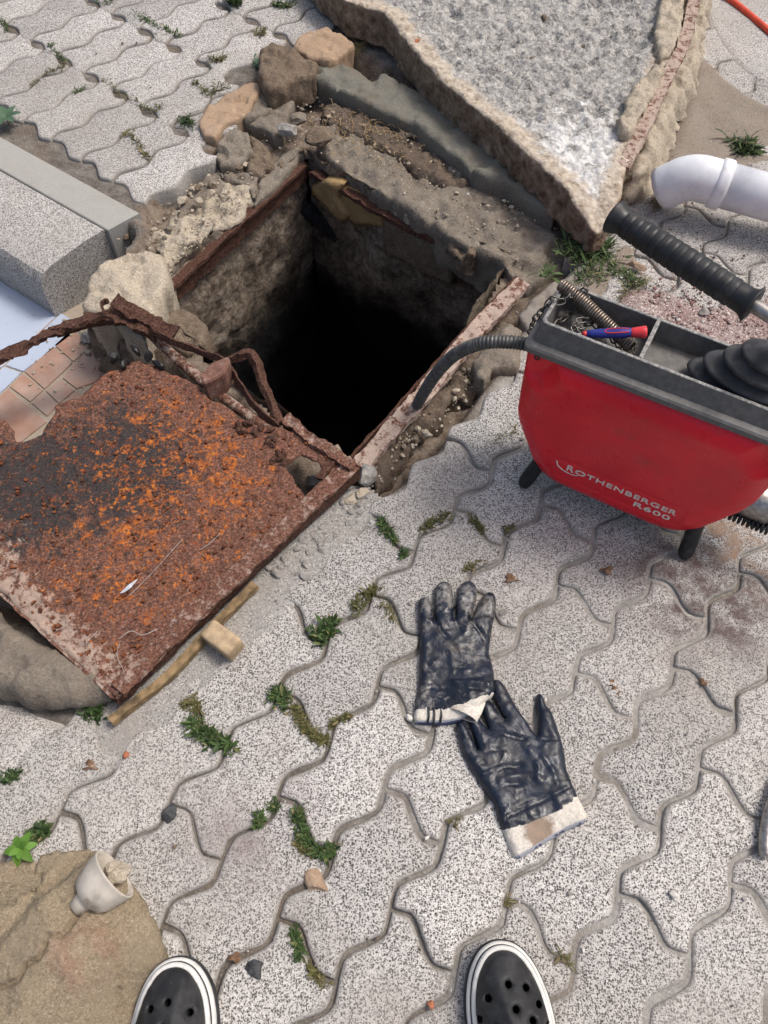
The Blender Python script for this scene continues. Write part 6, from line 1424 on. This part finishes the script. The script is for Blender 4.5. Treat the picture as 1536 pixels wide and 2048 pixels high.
mb = MB()
for k in range(420):   # cement crumbs by the near side of the cover
    t = rng.rand(); x, y = 560+t*165+rng.normal(0, 14), 1150-t*150+rng.normal(0, 14)
    p = at(x, y, -.004); r_ = .0010+.0013*rng.exponential(1.0)+(.005 if rng.rand() < .05 else 0); Vr, Fr = rock_geo(p, r_, .6, rng.rand()*90, 2, rng.rand()*6); mb.add(Vr, Fr)
tag(mb.build('cement_rubble', M['stone_grey'], None, False), 'broken grey cement bits along the near side of the rusty cover', None, None, 'stuff')
mb = MB()
for k in range(900):   # crumbs on the ledges
    x, y = (rng.uniform(320, 500), 0) if rng.rand() < .4 else (rng.uniform(620, 1040), 1)
    y = (560-(x-320)*.95+rng.normal(0, 30)) if y == 0 else 250+(x-620)*.55+rng.normal(0, 34)
    p = at(x, y, -.022); r_ = .0009+.0011*rng.exponential(1.0)+(.004 if rng.rand() < .04 else 0)
    if sdf(np.array([p[:2]]), PIT)[0] > -.012: continue
    Vr, Fr = rock_geo(p, r_, .8, rng.rand()*90, 1, rng.rand()*6); mb.add(Vr, Fr)
tag(mb.build('ledge_crumbs', M['pale_concrete'], None, False), 'mortar crumbs lying on the broken ledges round the pit', None, None, 'stuff')
mb = MB()
for k in range(150):   # dry twigs and roots on the far ledge
    x, y = rng.normal(740, 70), rng.normal(262, 34); a_ = rng.uniform(0, 6.28); L = rng.uniform(.01, .04); p = at(x, y, -.012)
    q = np.array([(p.x-L*math.cos(a_)*.5, p.y-L*math.sin(a_)*.5, p.z), (p.x, p.y, p.z+.006), (p.x+L*math.cos(a_)*.5, p.y+L*math.sin(a_)*.5, p.z)]); Vt, Ft = tube_geo(spline(q, 4), .0006, 4); mb.add(Vt, Ft)
tag(mb.build('dry_twigs', M['straw'], None), 'dry twigs and root hairs on the far ledge', None, None, 'stuff')

def mortar_bits(line, n_, sp_, z0, z1, label, smin=.0013, sex=.0019):
    ln_ = resample(np.array(line, float), 2.0, False); mb = MB()
    for k in range(n_):
        q = ln_[rng.randint(len(ln_))]; x, y = q[0]+rng.normal(0, sp_), q[1]+rng.normal(0, sp_*.8); p = at(x, y, rng.uniform(z0, z1))
        if sdf(np.array([p[:2]]), PIT)[0] > -.012 or sdf(np.array([p[:2]]), R_PAVE_UP)[0] > -.004: continue
        r_ = smin+sex*rng.exponential(1.0); Vr, Fr = rock_geo(p, [r_*rng.uniform(.9, 1.6), r_, r_*rng.uniform(.4, .9)], .8, rng.rand()*90, 2 if r_ > .006 else 1, rng.rand()*6, .5); mb.add(Vr, Fr, mi=rng.choice([0, 0, 1, 2]))
    tag(mb.build('mortar_bits', [M['pale_concrete'], M['grey_concrete'], M['brown_concrete']], None, False), label, None, None, 'stuff')
mortar_bits([(262, 480), (300, 480), (345, 440), (400, 400), (450, 352), (500, 350), (530, 300), (560, 250), (600, 205), (640, 180)], 480, 20, -.045, -.012, 'angular bits of broken mortar filling the gaps along the left pit edge')
mortar_bits([(600, 280), (660, 240), (760, 250), (850, 300), (930, 350), (1040, 420), (1120, 450)], 420, 16, -.035, -.012, 'angular bits of broken mortar along the far ledge', .0012, .0015)
mortar_bits([(735, 960), (800, 890), (870, 830), (930, 770), (955, 745)], 420, 15, -.04, -.015, 'grit and mortar bits in the dug strip along the near rail', .0012, .0016)
